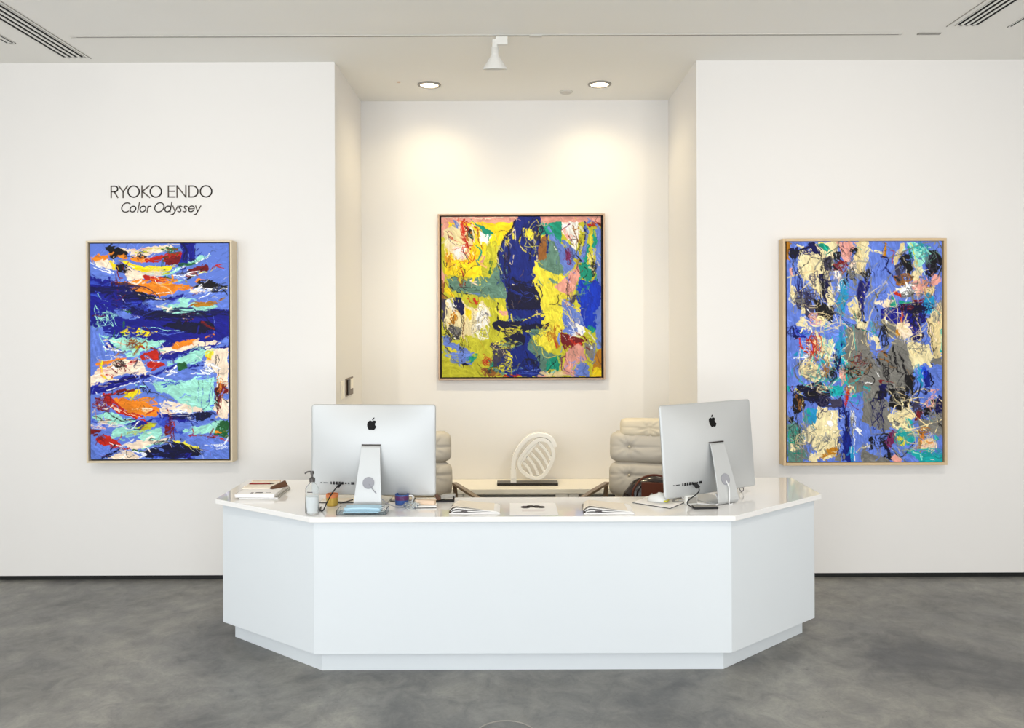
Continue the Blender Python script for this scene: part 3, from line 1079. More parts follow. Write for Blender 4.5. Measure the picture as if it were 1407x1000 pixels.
RIGHT_TANGLE = """
T 0 0 1
K s 1150 410 50 60 7 2.4
K e 1130 400 40 60 6 2
K s 1230 400 50 60 6 2.2
K e 1240 440 50 60 6 1.8
K s 1120 500 40 40 6 2.2
K E 1130 480 40 50 5 1.8
K T 1150 520 50 60 8 1.4
K s 1250 590 50 40 7 2.4
K e 1250 590 50 40 5 1.6
K s 1100 600 30 40 10 2
K k 1092 350 7 14 6 1.3
K d 1118 345 14 9 6 1.5
K V 1138 368 9 18 6 1.6
K k 1140 360 8 18 5 1
K k 1151 352 7 9 5 1.3
K R 1152 368 8 9 5 1.3
K w 1156 385 5 16 3 1
K s 1172 378 9 18 5 1.6
K k 1175 382 9 16 4 .9
K k 1133 395 6 26 6 1.2
K V 1120 380 10 14 4 1
K k 1105 412 14 14 5 1.2
K V 1110 410 18 14 6 1.8
K s 1100 420 14 14 4 1.6
K k 1136 430 14 14 7 2
K d 1098 388 5 26 4 1
K e 1125 445 18 10 5 1.8
K p 1122 440 14 8 3 1.4
K k 1175 346 6 6 5 1.2
K k 1190 378 6 9 5 1.3
K d 1184 410 5 20 5 2
K e 1176 425 9 16 4 1.6
K k 1180 432 8 8 4 1
K k 1246 360 11 14 7 2
K V 1240 380 12 16 6 2
K k 1286 362 12 20 7 2.2
K V 1280 360 10 16 4 1.6
K T 1265 345 16 12 5 1.2
K e 1262 370 10 20 4 1.8
K G 1270 355 12 16 4 1.4
K B 1242 388 10 10 5 1.6
K w 1248 400 12 8 4 1.6
K k 1252 402 12 8 3 .8
K p 1268 395 14 14 5 1.8
K B 1275 400 10 16 4 1
K s 1256 408 18 8 5 1.8
K x 1255 425 30 7 6 2.6
K R 1245 425 12 8 3 1.2
K k 1262 440 14 16 5 1.4
K e 1240 450 14 10 3 1.6
K e 1290 440 9 26 6 2
K s 1288 430 9 20 4 1.2
K k 1280 450 5 26 2 .8
K k 1215 460 8 18 6 1.3
K T 1202 452 5 16 3 1
K s 1205 450 10 20 5 1.8
K e 1195 470 6 20 3 1.4
K B 1180 505 24 18 7 1.1
K k 1195 505 20 22 6 .9
K s 1185 500 24 24 6 2
K R 1175 500 16 14 4 .9
K k 1225 510 14 22 6 1.2
K s 1240 480 12 20 5 2
K d 1092 462 10 12 5 1.5
K l 1105 455 12 8 4 1.6
K e 1125 475 10 20 5 1.6
K r 1116 478 10 18 6 1.5
K w 1108 485 12 12 4 .9
K R 1120 470 10 14 4 1
K e 1115 508 16 14 6 1.8
K s 1120 515 18 12 5 1.2
K B 1135 505 6 20 3 1.3
K x 1152 495 5 18 5 1.6
K q 1155 480 6 26 4 1.6
K k 1145 515 6 9 6 1.1
K p 1158 515 6 12 4 1.2
K k 1162 512 5 16 4 .9
K x 1120 545 24 12 8 2.4
K k 1115 540 24 12 6 1.2
K e 1122 535 26 10 5 .9
K V 1140 552 14 10 5 1.4
K k 1093 562 8 14 6 1.8
K B 1100 555 8 14 3 1.2
K T 1150 540 10 8 4 1.8
K e 1168 540 8 10 4 1.4
K r 1163 548 3 12 4 1.1
K k 1250 535 14 24 8 2
K s 1235 545 14 20 5 1.6
K e 1235 548 18 16 4 .9
K V 1262 560 12 14 6 1.6
K k 1272 568 12 10 5 1.2
K p 1280 555 10 8 3 1
K R 1262 572 4 10 4 1.6
K d 1290 562 7 16 5 1.8
K s 1285 580 12 14 6 1.8
K k 1290 585 10 10 4 1
K e 1238 575 16 8 5 1.4
K k 1212 545 12 12 5 1.3
K d 1208 570 12 24 5 1
K k 1212 610 12 10 7 1.5
K b 1205 612 8 8 3 1.2
K M 1224 605 8 12 5 1.4
K T 1240 602 12 12 5 1.8
K Y 1238 605 6 6 3 1.2
K o 1266 603 4 10 4 1.8
K e 1278 610 12 12 6 1.6
K p 1275 612 10 10 3 1.2
K B 1272 595 12 6 4 1.1
K T 1278 625 20 8 5 2
K t 1090 600 10 18 6 1.2
K G 1092 590 10 16 6 1.8
K k 1095 600 10 20 4 .7
K e 1100 610 12 16 4 1.2
K s 1135 606 14 8 4 .8
K O 1140 625 16 7 4 1.8
K x 1163 590 5 34 5 1.6
K b 1160 580 5 20 3 1.4
K w 1172 570 6 20 3 .9
K s 1172 585 5 20 4 1.4
K V 1152 610 4 20 4 1.1
K c 1150 380 6 20 3 1.4
K q 1160 400 6 20 4 1.6
K s 1192 620 16 12 3 2
K e 1296 470 5 30 3 1.6
K e 1262 475 16 14 4 2
K s 1255 478 16 14 3 .8
K u 1272 515 6 12 4 1.6
K q 1262 512 5 14 3 1.4
"""
class Canvas:
    def __init__(self, x0, y0, x1, y1, S, seed):
        self.x0, self.y0, self.S = x0, y0, S
        self.W = int((x1-x0)*S)+1; self.H = int((y1-y0)*S)+1
        self.a = np.zeros((self.H, self.W, 3)); self.a[:] = PAL['b']
        self.hgt = np.zeros((self.H, self.W))
        self.rng = np.random.RandomState(seed)
        self.tbl = self.rng.rand(256, 256)
        self.wx = self.field(7*S)*2-1; self.wy = self.field(7*S)*2-1
        self.wx += .7*(self.field(2.2*S)*2-1); self.wy += .7*(self.field(2.2*S)*2-1)
    def look(self, u, v):
        u = np.mod(u, 256); v = np.mod(v, 256)
        i = np.floor(u).astype(int) % 256; j = np.floor(v).astype(int) % 256
        fu = u-np.floor(u); fv = v-np.floor(v); t = self.tbl; i2 = (i+1) % 256; j2 = (j+1) % 256
        return (t[i,j]*(1-fu)+t[i2,j]*fu)*(1-fv) + (t[i,j2]*(1-fu)+t[i2,j2]*fu)*fv
    def field(self, cell):
        yy, xx = np.mgrid[0:self.H, 0:self.W]
        o = self.rng.rand(2)*200
        return self.look(xx/cell+o[0], yy/cell+o[1])
    def box(self, pts, m):
        x = [p[0] for p in pts]; y = [p[1] for p in pts]
        a = max(0, int(min(x)-m)); b = min(self.W, int(max(x)+m)+1); c = max(0, int(min(y)-m)); d = min(self.H, int(max(y)+m)+1)
        if a >= b or c >= d: return None
        yy, xx = np.mgrid[c:d, a:b]
        return a, b, c, d, xx.astype(float), yy.astype(float)
    def lay(self, bx, al, col, streak, h):
        a, b, c, d = bx
        tone = np.array(col, float)[None, None, :]*(1+(streak-.5)[..., None]*.26) + (streak[..., None]-.5)*14
        al = al[..., None]
        self.a[c:d, a:b] = self.a[c:d, a:b]*(1-al)+tone*al
        self.hgt[c:d, a:b] = self.hgt[c:d, a:b]*(1-al[..., 0]*.6)+al[..., 0]*h*streak
    def poly(self, pts, col, dry):
        r = self.box(pts, 4*self.S)
        if r is None: return
        a, b, c, d, xx, yy = r
        amp = .9*self.S+dry*3*self.S
        X = xx+self.wx[c:d, a:b]*amp; Y = yy+self.wy[c:d, a:b]*amp
        ins = np.zeros(X.shape, bool); n = len(pts)
        for i in range(n):
            x1, y1 = pts[i]; x2, y2 = pts[(i+1) % n]
            if y1 == y2: continue
            ins ^= ((y1 > Y) != (y2 > Y)) & (X < (x2-x1)*(Y-y1)/(y2-y1)+x1)
        cx = np.array(pts); cc = cx-cx.mean(0); u, s, vt = np.linalg.svd(cc, full_matrices=False)
        dx, dy = vt[0]; ang = self.rng.randn()*.25
        dx, dy = dx*math.cos(ang)-dy*math.sin(ang), dx*math.sin(ang)+dy*math.cos(ang)
        o = self.rng.rand(2)*200; S = self.S
        st = .6*self.look((xx*dx+yy*dy)/(9*S)+o[0], (-xx*dy+yy*dx)/(1.1*S)+o[1])+.4*self.look(xx/(5*S)+o[1], yy/(5*S)+o[0])
        al = ins*1.0
        if dry > .08: al = al*np.clip((st-dry*.85)*9+.5, 0, 1)
        self.lay((a, b, c, d), al, col, st, .5)
    def stroke(self, pts, w, col, dry, op=1.0):
        S = self.S
        if len(pts) > 2:                                            # bend the brush path smoothly through its points
            q = [pts[0]]+list(pts)+[pts[-1]]; sm = []
            for i in range(1, len(q)-2):
                p0, p1, p2, p3 = q[i-1], q[i], q[i+1], q[i+2]
                for t in (0, .34, .67):
                    sm.append(tuple(.5*(2*p1[e]+(p2[e]-p0[e])*t+(2*p0[e]-5*p1[e]+4*p2[e]-p3[e])*t*t+(3*p1[e]-p0[e]-3*p2[e]+p3[e])*t**3) for e in (0, 1)))
            pts = sm+[pts[-1]]
        r = self.box(pts, w+2*S)
        if r is None: return
        a, b, c, d, xx, yy = r
        X = xx+self.wx[c:d, a:b]*.35*S; Y = yy+self.wy[c:d, a:b]*.35*S
        best = np.full(X.shape, 1e9); bt = np.zeros(X.shape); bs = np.zeros(X.shape); L = 0
        for (x1, y1), (x2, y2) in zip(pts[:-1], pts[1:]):
            vx, vy = x2-x1, y2-y1; l = math.hypot(vx, vy) or 1e-6; vx /= l; vy /= l
            t = np.clip((X-x1)*vx+(Y-y1)*vy, 0, l); sd = -(X-x1)*vy+(Y-y1)*vx
            ds = np.hypot(X-x1-t*vx, Y-y1-t*vy); m = ds < best
            best = np.where(m, ds, best); bt = np.where(m, L+t, bt); bs = np.where(m, sd, bs); L += l
        o = self.rng.rand(2)*200
        ww = w/2*(.75+.5*self.look(bt/(6*S)+o[0], np.sign(bs)*3+o[1]))
        ww = np.maximum(ww, .3*S)
        al = np.clip(ww-best+.5, 0, 1)
        st = self.look(bt/(12*S)+o[1], bs/(.8*S)+o[0])
        if dry > .08: al = al*np.clip((st-dry*.9*np.clip(.4+bt/max(L, 1), 0, 1))*8+.6, 0, 1)
        self.lay((a, b, c, d), al*op, col, st, 1.0)
    def run(self, txt):
        ox = oy = 0; sc = 1; S = self.S
        cv = lambda p: ((ox+p[0]/sc-self.x0)*S, (oy+p[1]/sc-self.y0)*S)
        for ln in txt.strip().split('\n'):
            f = ln.split()
            if f[0] == 'T': ox, oy, sc = float(f[1]), float(f[2]), float(f[3]); continue
            col = PAL[f[1]]
            if f[0] == 'P': self.poly([cv(tuple(map(float, q.split(',')))) for q in f[3:]], col, float(f[2]))
            elif f[0] == 'S': self.stroke([cv(tuple(map(float, q.split(',')))) for q in f[4:]], float(f[2])/sc*S, col, float(f[3]))
            elif f[0] == 'K':
                x, y, rx, ry, n, w = map(float, f[2:8]); R = self.rng
                for _ in range(int(n)):
                    a0 = R.rand()*6.28; q = []; cxx = x+R.randn()*rx*.3; cyy = y+R.randn()*ry*.3; k1 = .5+R.rand(); k2 = .3+R.rand()*.7
                    for i in range(4+R.randint(5)):
                        a0 += 1.1+R.rand()*1.6; q.append(cv((cxx+math.cos(a0)*rx*k2*(.5+R.rand()*.6), cyy+math.sin(a0)*ry*k2*(.5+R.rand()*.6))))
                    self.stroke(q, w*(.5+R.rand()*.8)*S, tuple(np.array(col)*(1+R.randn()*.08)), .35+.5*R.rand(), .6+.4*R.rand())
            elif f[0] == 'B':
                x, y, rx, ry = map(float, f[3:7])
                self.poly([cv((x+rx*math.cos(k*.5236), y+ry*math.sin(k*.5236))) for k in range(12)], col, 0)
    def smear(self, amp, cell):
        S = self.S; fx = (self.field(cell*S)-.5)*2*amp*S; fy = (self.field(cell*S)-.5)*2*amp*S
        yy, xx = np.mgrid[0:self.H, 0:self.W]
        self.a = self.a[np.clip(yy+fy, 0, self.H-1).astype(int), np.clip(xx+fx, 0, self.W-1).astype(int)]
    def dabs(self, n, slope, mx=1.0):
        R = self.rng; S = self.S
        for _ in range(n):
            x = R.rand()*self.W; y = R.rand()*self.H
            j = R.randn(2)*3.4*S; sx = int(np.clip(x+j[0], 0, self.W-1)); sy = int(np.clip(y+j[1], 0, self.H-1))
            col = tuple(self.a[sy, sx]*(1+R.randn()*.07))
            ang = slope+R.randn()*.55; l = (2+R.rand()*7)*S*mx
            k = R.randn()*.4
            self.stroke([(x, y), (x+l*.5*math.cos(ang), y+l*.5*math.sin(ang)), (x+l*.5*math.cos(ang)+l*.5*math.cos(ang+k), y+l*.5*math.sin(ang)+l*.5*math.sin(ang+k))],
                        (.4+R.rand()**2*2.4)*S, col, .6*R.rand(), .55+.45*R.rand())
    def lines(self, n, cols, slope):
        R = self.rng; S = self.S
        for _ in range(n):
            x = R.rand()*self.W; y = R.rand()*self.H; ang = slope+R.randn()*.6; pts = [(x, y)]
            for q in range(3+R.randint(4)):
                l = (2+R.rand()*4)*S; x += l*math.cos(ang); y += l*math.sin(ang); ang += R.randn()*.5; pts.append((x, y))
            self.stroke(pts, (.3+R.rand()**3*1.3)*S, PAL[cols[R.randint(len(cols))]], .4, .35+.5*R.rand())
# ------------------------------------------------------------------ the room
DW, DB = 5.408, 6.368                       # front walls, back of the niche
NX0, NX1, CZ = -1.197, 1.292, 3.56          # niche sides, ceiling height
ROOMX, FRONT = 4.8, -3.2
struct('floor', box(new(), -ROOMX, ROOMX, FRONT-.3, DB+.3, -.12, 0), 'floor')
struct('ceiling', box(new(), -ROOMX, ROOMX, FRONT-.3, DB+.3, CZ, CZ+.15), 'ceil')
for nm, a, b in (('wall_left', -ROOMX, NX0), ('wall_right', NX1, ROOMX)):
    struct(nm, box(new(), a, b, DW, DB+.3, .032, CZ), 'wall')
    struct('trim_1' if nm == 'wall_left' else 'trim_2', box(new(), a, b-.012 if b < 0 else b, DW+.012, DB, 0, .032), 'black')
struct('wall_back', box(new(), NX0, NX1, DB, DB+.3, 0, CZ), 'wall')
struct('wall_west', box(new(), -ROOMX-.2, -ROOMX, FRONT-.3, DB+.3, 0, CZ), 'wall')
struct('wall_east', box(new(), ROOMX, ROOMX+.2, FRONT-.3, DB+.3, 0, CZ), 'wall')
bm = box(new(), -ROOMX, ROOMX, FRONT-.1, FRONT, 3.3, CZ)
for k in range(7):
    x = -ROOMX+k*1.6; box(bm, x-.04, x+.04, FRONT-.1, FRONT, 0, 3.3)
box(bm, -ROOMX, ROOMX, FRONT-.1, FRONT, 0, .1)
struct('window_1', bm, 'winf')
for nm, sx in (('window_2', -1), ('window_3', 1)):  # unseen window frames added to match the side fill lights
    bm = new()
    for y0, y1, z0, z1 in ((-.86, -.80, .45, 2.95), (.87, .93, .45, 2.95), (2.60, 2.66, .45, 2.95), (-.86, 2.66, .42, .48), (-.86, 2.66, 2.92, 2.98)):
        box(bm, sx*(ROOMX-.05) if sx > 0 else -ROOMX, ROOMX if sx > 0 else -ROOMX+.05, y0, y1, z0, z1)
    struct(nm, bm, 'winf')
# ------------------------------------------------------------------ ceiling fittings
def slots(name, xs, w, y0, y1, label, edge=None, frame=0):
    t = thing(name, label, 'vent', ((xs[0]+xs[-1])/2, (y0+y1)/2, CZ))
    cx, cy = t.location.x, t.location.y; x0, x1 = xs[0]-w/2-.004-cx, xs[-1]+w/2+.004-cx
    obj('backing', box(new(), x0, x1, y0-cy, y1-cy, -.002, -.0005), 'dark', t)
    bm = new(); cur = x0
    for x in xs:
        box(bm, cur, x-cx-w/2, y0-cy-.012, y1-cy+.012, -.004, -.0005); cur = x-cx+w/2
    box(bm, cur, x1, y0-cy-.012, y1-cy+.012, -.004, -.0005)
    box(bm, x0, x1, y0-cy-.012, y0-cy, -.004, -.0005); box(bm, x0, x1, y1-cy, y1-cy+.012, -.004, -.0005)
    obj('slat_frame', bm, 'fix', t)
    if edge is not None: obj('edge_bead', box(new(), edge-cx-.002, edge-cx+.002, y0-cy, y1-cy+.03, -.004, -.0005), 'grey', t)
    return t
slots('slot_vent', [-2.985, -2.945, -2.905, -2.865], .021, 1.8, 5.29, 'long four-slot linear air vent in ceiling at upper left', -2.826)
slots('slot_vent', [2.730, 2.767, 2.804, 2.841], .021, 1.8, 4.77, 'long four-slot linear air vent in ceiling at upper right', 2.675)
slots('slot_vent', [-3.20, -3.163], .014, 3.0, 5.02, 'narrow two-slot air vent at the far left ceiling edge')
slots('slot_vent', [3.065], .014, 3.0, 4.80, 'narrow single-slot air vent at the far right ceiling edge')
# lighting track
TY = 4.916
t = thing('lighting_track', 'thin white lighting track running across the ceiling', 'lighting track', (0, TY, CZ))
obj('rail', box(new(), -2.74, 2.46, -.012, .012, -.006, 0), 'railm', t, bevel=.001)
obj('groove', box(new(), -2.70, 2.44, -.005, .005, -.0068, -.0055), 'steel', t)
obj('end_feed', box(new(), 2.56, 2.70, -.012, .012, -.005, 0), 'steel', t)
obj('joint_cover', box(new(), .13, .21, -.016, .016, -.011, 0), 'railm', t, bevel=.002)
# spotlight on the track
t = thing('track_spotlight', 'white conical spotlight hanging from the ceiling track', 'spotlight', (-.06, TY, CZ-.012))
obj('adapter', box(new(), -.02, .055, -.018, .018, -.05, -.001), 'fix', t, bevel=.004)
obj('swivel_arm', tube(new(), [(-.025, 0, -.02), (-.025, 0, -.11)], .019, 16), 'fix', t, smooth=False)
tilt = Matrix.Translation((-.025, 0, -.075)) @ Matrix.Rotation(math.radians(14), 4, 'X')
sh = obj('lamp_shade', lathe(new(), [(.0, .012), (.024, .01), (.025, -.035), (.029, -.045), (.075, -.112), (.078, -.122), (.073, -.122), (.030, -.055), (.0, -.05)], 40, mx=tilt), 'fix', t, smooth=True)
obj('bulb', lathe(new(), [(0, -.052), (.026, -.055), (.032, -.07), (0, -.078)], 24, mx=tilt), 'lamp', t, smooth=True)
# recessed downlights
for px, lab in ((591, 'round recessed downlight glowing in niche ceiling, left one'), (825, 'round recessed downlight glowing in niche ceiling, right one')):
    D = 5.93; t = thing('recessed_downlight', lab, 'downlight', (X(px, D), D, CZ), 0, 'niche downlights')
    obj('trim_ring', lathe(new(), [(.066, -.001), (.070, -.012), (.086, -.007), (.089, 0), (.066, 0)], 40), 'grey', t, smooth=True)
    obj('lens', lathe(new(), [(0, -.0035), (.066, -.003), (.066, 0), (0, 0)], 40), 'lamp', t)
D = 6.12; o = obj('ceiling_sensor', lathe(new(), [(.0, -.006), (.03, -.006), (.042, -.012), (.050, -.006), (.052, 0), (0, 0)], 32), 'railm', loc=(X(779, D), D, CZ), smooth=True)
tag(o, 'small flat round sensor cover on the niche ceiling', 'ceiling sensor')
o = obj('sprinkler_cap', lathe(new(), [(.0, -.006), (.012, -.005), (.016, .0), (0, .001)], 20), 'tan', loc=(X(549, 5.86), 5.86, CZ), smooth=True)
tag(o, 'tiny pinkish dot-like cap in niche ceiling left of the downlights', 'sprinkler')
# ------------------------------------------------------------------ floor cover at the front
t = thing('floor_box', 'round metal-ringed cover set in the concrete floor', 'floor cover', (-.022, 3.338, 0))
obj('ring', lathe(new(), [(.130, 0), (.131, .003), (.136, .003), (.138, 0)], 64), 'grey', t)
obj('lid', lathe(new(), [(0, 0), (0, .0015), (.127, .0015), (.1275, 0)], 64), 'floor', t)
# ------------------------------------------------------------------ switches on the niche's left side wall
t = thing('wall_switch', 'dark bronze double switch plate on the niche side wall', 'light switch', (NX0, 5.85, Z(530, 5.85)))
obj('cover_plate', box(new(), .0005, .008, -.125, .125, -.066, .066), 'plate', t, bevel=.002)
obj('rocker', box(new(), .008, .016, -.10, -.03, -.055, .055), 'darkm', t, bevel=.002)
r = obj('rocker', box(new(), .008, .011, .02, .11, -.02, .055), 'cred', t); r['label'] = 'cream rocker pad'
t = thing('wall_switch', 'slim cream switch plate nearest the niche corner', 'light switch', (NX0, 5.60, Z(535, 5.6)))
obj('cover_plate', box(new(), .0005, .006, -.045, .045, -.064, .064), 'cred', t, bevel=.002)
obj('rocker', box(new(), .006, .010, -.012, .018, -.035, .035), 'cred', t, bevel=.001)
# ------------------------------------------------------------------ wall lettering
def arc(cx, cy, rx, ry, a0, a1, n=22): return [(cx+rx*math.cos(math.radians(a0+(a1-a0)*i/n)), cy-ry*math.sin(math.radians(a0+(a1-a0)*i/n))) for i in range(n+1)]
def O_(cx, rx, cy=140, ry=66): return [arc(cx, cy, rx, ry, 0, 360, 40)]
CAPS = [('R', [[(115,208),(115,76),(158,76)]+arc(158,108,34,32,90,-90,12)+[(115,140)], [(150,140),(192,208)]]), ('Y', [[(205,74),(255,142),(306,74)], [(255,142),(255,208)]]),
        ('O', O_(378,66)), ('K', [[(476,74),(476,208)], [(560,74),(480,138),(564,208)]]), ('O', O_(638,66)), ('E', [[(862,76),(785,76),(785,205),(862,205)], [(785,138),(855,138)]]),
        ('N', [[(887,208),(887,76),(990,206),(990,72)]]), ('D', [[(1028,205),(1028,76),(1066,76)]+arc(1066,140.5,66,64.5,90,-90,20)+[(1028,205)]]), ('O', O_(1226,67))]
def sk(pts): return [(x+(380-y)*.2, y) for x, y in pts]
def ess(dx): return [[(943+dx,320),(928+dx,311),(913+dx,314),(908+dx,326),(914+dx,336),(926+dx,345),(932+dx,358),(927+dx,373),(913+dx,380),(895+dx,373)]]
LOW = [('C', [sk(arc(282,326,54,54,52,308))]), ('o', [sk(arc(362,345,33,34,0,360,30))]), ('l', [sk([(424,380),(424,268)])]), ('o', [sk(arc(479,345,33,34,0,360,30))]),
       ('r', [sk([(535,380),(535,312)]), sk([(535,335),(543,320),(556,313),(566,314)])]), ('O', [sk(arc(668,326,53,54,0,360,36))]), ('d', [sk(arc(770,345,32,34,0,360,30)), sk([(803,380),(803,266)])]),
       ('y', [[(838,311),(862,376)], [(897,311),(850,396),(838,409),(818,411)]]), ('s', ess(0)), ('s', ess(62)), ('e', [sk([(1017,345),(1078,343)]+arc(1047,345,32,34,2,320,26))]),
       ('y', [[(1104,311),(1126,376)], [(1164,311),(1116,396),(1104,410),(1086,412)]])]
def letters(root, glyphs, th, D=DW):
    for ch, strokes in glyphs:
        bm = new()
        for pts in strokes:
            for i in range(len(pts)-1):
                (x1, y1), (x2, y2) = pts[i], pts[i+1]; l = math.hypot(x2-x1, y2-y1)
                if l < 1e-6: continue
                ux, uy = (x2-x1)/l*th*.5, (y2-y1)/l*th*.5; e = .5 if len(pts) > 6 and 0 < i < len(pts)-2 else 1
                q = [(x1-ux*e-uy, y1-uy*e+ux), (x2+ux*e-uy, y2+uy*e+ux), (x2+ux*e+uy, y2+uy*e-ux), (x1-ux*e+uy, y1-uy*e-ux)]
                w = [(X(140+a/8.527, D)-root.location.x, Z(245+b/8.527, D)-root.location.z) for a, b in q]
                A = [bm.verts.new((a, -.0015, b)) for a, b in w]; B = [bm.verts.new((a, 0, b)) for a, b in w]
                bm.faces.new(A); bm.faces.new(B[::-1])
                for k in range(4): bm.faces.new((A[k], A[(k+1) % 4], B[(k+1) % 4], B[k]))
        obj('letter', bm, 'vinyl', root)
t = thing('wall_lettering', 'large thin capital letters reading RYOKO ENDO on white wall', 'lettering', (X(222, DW), DW-.0005, Z(262, DW))); letters(t, CAPS, 15)
t = thing('wall_lettering', 'smaller italic letters reading Color Odyssey on white wall', 'lettering', (X(222, DW), DW-.0005, Z(285, DW))); letters(t, LOW, 12.5)
# ------------------------------------------------------------------ the three paintings
def painting(name, label, wallD, depth, out, can, txt, seed, post, wood, fw, flip=1):
    Df = wallD-depth
    cx = (out[0]+out[2])/2; cy = (out[1]+out[3])/2
    t = thing(name, label, 'painting', (X(cx, Df), wallD, Z(out[3], Df)))
    ox, oz = t.location.x, t.location.z
    x0, x1 = X(out[0], Df)-ox, X(out[2], Df)-ox; z1, z0 = Z(out[1], Df)-oz, Z(out[3], Df)-oz; y0, y1 = -depth, -.004
    bm = new()
    box(bm, x0, x0+fw, y0, y1, z0, z1); box(bm, x1-fw, x1, y0, y1, z0, z1)
    box(bm, x0+fw, x1-fw, y0, y1, z0, z0+fw); box(bm, x0+fw, x1-fw, y0, y1, z1-fw, z1)
    obj('frame', bm, wood, t, bevel=.0015)
    obj('backing_board', box(new(), x0+fw, x1-fw, y0+.035, -.006, z0+fw, z1-fw), 'liner', t)
    S = 2.0; c = Canvas(*can, S, seed); c.run(txt); post(c)
    a = np.clip(c.a, 0, 255)/255.0; a = np.where(a <= .04045, a/12.92, ((a+.055)/1.055)**2.4)
    H, W = c.H, c.W; yc = y0+.010
    gx = np.linspace(X(can[0], Df)-ox, X(can[2], Df)-ox, W); gz = np.linspace(Z(can[1], Df)-oz, Z(can[3], Df)-oz, H)
    co = np.zeros((H, W, 3)); co[..., 0] = gx[None, :]; co[..., 2] = gz[:, None]; co[..., 1] = yc-c.hgt*.0012
    co = np.concatenate([co.reshape(-1, 3), [[gx[0], y0+.03, gz[0]], [gx[-1], y0+.03, gz[0]], [gx[-1], y0+.03, gz[-1]], [gx[0], y0+.03, gz[-1]]]])
    idx = np.arange(H*W).reshape(H, W); q = np.stack([idx[:-1, :-1], idx[1:, :-1], idx[1:, 1:], idx[:-1, 1:]], -1).reshape(-1, 4)
    me = bpy.data.meshes.new('canvas'); nq = len(q)
    n0 = H*W; sides = [list(idx[0, ::-1])+[n0, n0+1], list(idx[::-1, -1])[::1]+[n0+1, n0+2], list(idx[-1, :])+[n0+2, n0+3], list(idx[:, 0])+[n0+3, n0], [n0+3, n0+2, n0+1, n0]]
    loops = np.concatenate([q.ravel()]+[np.array(s) for s in sides]); starts = np.concatenate([np.arange(nq)*4, nq*4+np.cumsum([0]+[len(s) for s in sides[:-1]])])
    me.vertices.add(len(co)); me.vertices.foreach_set('co', co.ravel()); me.loops.add(len(loops)); me.loops.foreach_set('vertex_index', loops.astype(np.int32))
    me.polygons.add(len(starts)); me.polygons.foreach_set('loop_start', starts.astype(np.int32)); me.update(calc_edges=True); me.validate()
    ca = me.color_attributes.new('paint', 'FLOAT_COLOR', 'POINT'); cc = np.ones((len(co), 4)); cc[:H*W, :3] = a.reshape(-1, 3)
    ca.data.foreach_set('color', cc.ravel())
    m = mat('paint_'+name, (128, 128, 128), .55, spec=.25); n = m.node_tree.nodes.new('ShaderNodeVertexColor'); n.layer_name = 'paint'
    m.node_tree.links.new(n.outputs['Color'], m.node_tree.nodes['Principled BSDF'].inputs['Base Color']); me.materials.append(m)
    o = bpy.data.objects.new('canvas', me); COL.objects.link(o); o.parent = t
    return t
def post_l(c): c.smear(1.6, 7); c.smear(.8, 2.5); c.dabs(700, -.25, 1.5); c.run(LEFT_TANGLE); c.lines(40, 'kwmRcdl', -.3); c.dabs(900, -.2); c.a = (c.a*.93-118)*1.16+116
def post_m(c): c.smear(1.8, 8); c.smear(.9, 2.5); c.dabs(600, 1.3); c.run(MID_TANGLE); c.lines(50, 'kLxReVO', 1.2); c.dabs(900, 1.2); c.a = (c.a*.86-105)*1.08+101
def post_r(c): c.smear(2.0, 8); c.smear(.9, 2.5); c.dabs(700, 1.2); c.run(RIGHT_TANGLE); c.lines(70, 'kdEskVBT', 1.2); c.dabs(1000, 1.2); c.a = (c.a*.93-118)*1.16+116
painting('abstract_painting', 'tall abstract painting with horizontal blue, orange and mint strokes, under the lettering', DW, .105, (118, 328.6, 318.7, 634), (123, 332.4, 313.6, 629.3), LEFT_PAINT, 1, post_l, 'wood2', .013)
painting('abstract_painting', 'square abstract painting with a blue column on yellow ground in the niche', DB, .06, (602, 293.6, 831.6, 522), (606.8, 297.4, 826.2, 518), MID_PAINT, 2, post_m, 'wood3', .013)
painting('abstract_painting', 'tall abstract painting of cream, periwinkle and grey patches on right wall', DW, .085, (1076, 329, 1301.3, 641), (1081.8, 332.8, 1295.6, 636.4), RIGHT_PAINT, 3, post_r, 'wood', .018)
# ------------------------------------------------------------------ reception desk
desk = thing('reception_desk', 'large white angular reception desk with polished counter on recessed plinth', 'reception desk', (.06, 4.3, 0))
L_ = lambda pts: [(x-.06, y-4.3) for x, y in pts]
PL = [(-1.548, 4.80), (-1.548, 4.42), (-.957, 3.985), (1.079, 3.985), (1.652, 4.45), (1.652, 4.84)]
BO = [(-1.598, 4.84), (-1.598, 4.37), (-.984, 3.935), (1.1075, 3.935), (1.703, 4.40), (1.703, 4.87)]
TO = [(-1.625, 4.86), (-1.625, 4.335), (-.997, 3.915), (1.122, 3.915), (1.745, 4.405), (1.745, 4.885)]
TI = [(1.13, 4.885), (1.13, 4.64), (.745, 4.352), (-.62, 4.352), (-1.02, 4.60), (-1.02, 4.86)]
def inset(pts, d):
    out = []; n = len(pts)
    for i, p in enumerate(pts):
        dirs = []
        for a, b in ((i-1, i), (i, i+1)):
            if a < 0 or b >= n: continue
            v = Vector((pts[b][0]-pts[a][0], pts[b][1]-pts[a][1])).normalized(); dirs.append(Vector((-v.y, v.x)))
        if len(dirs) == 2:
            s = dirs[0]+dirs[1]; q = s*(d/ s.dot(dirs[0]))
        else: q = dirs[0]*d
        out.append((p[0]+q.x, p[1]+q.y))
    return out
PI_, BI = inset(PL, .03), inset(BO, .024)
obj('plinth', prism(new(), L_(PL+PI_[::-1]), 0, .106), 'desk', desk, bevel=.001)
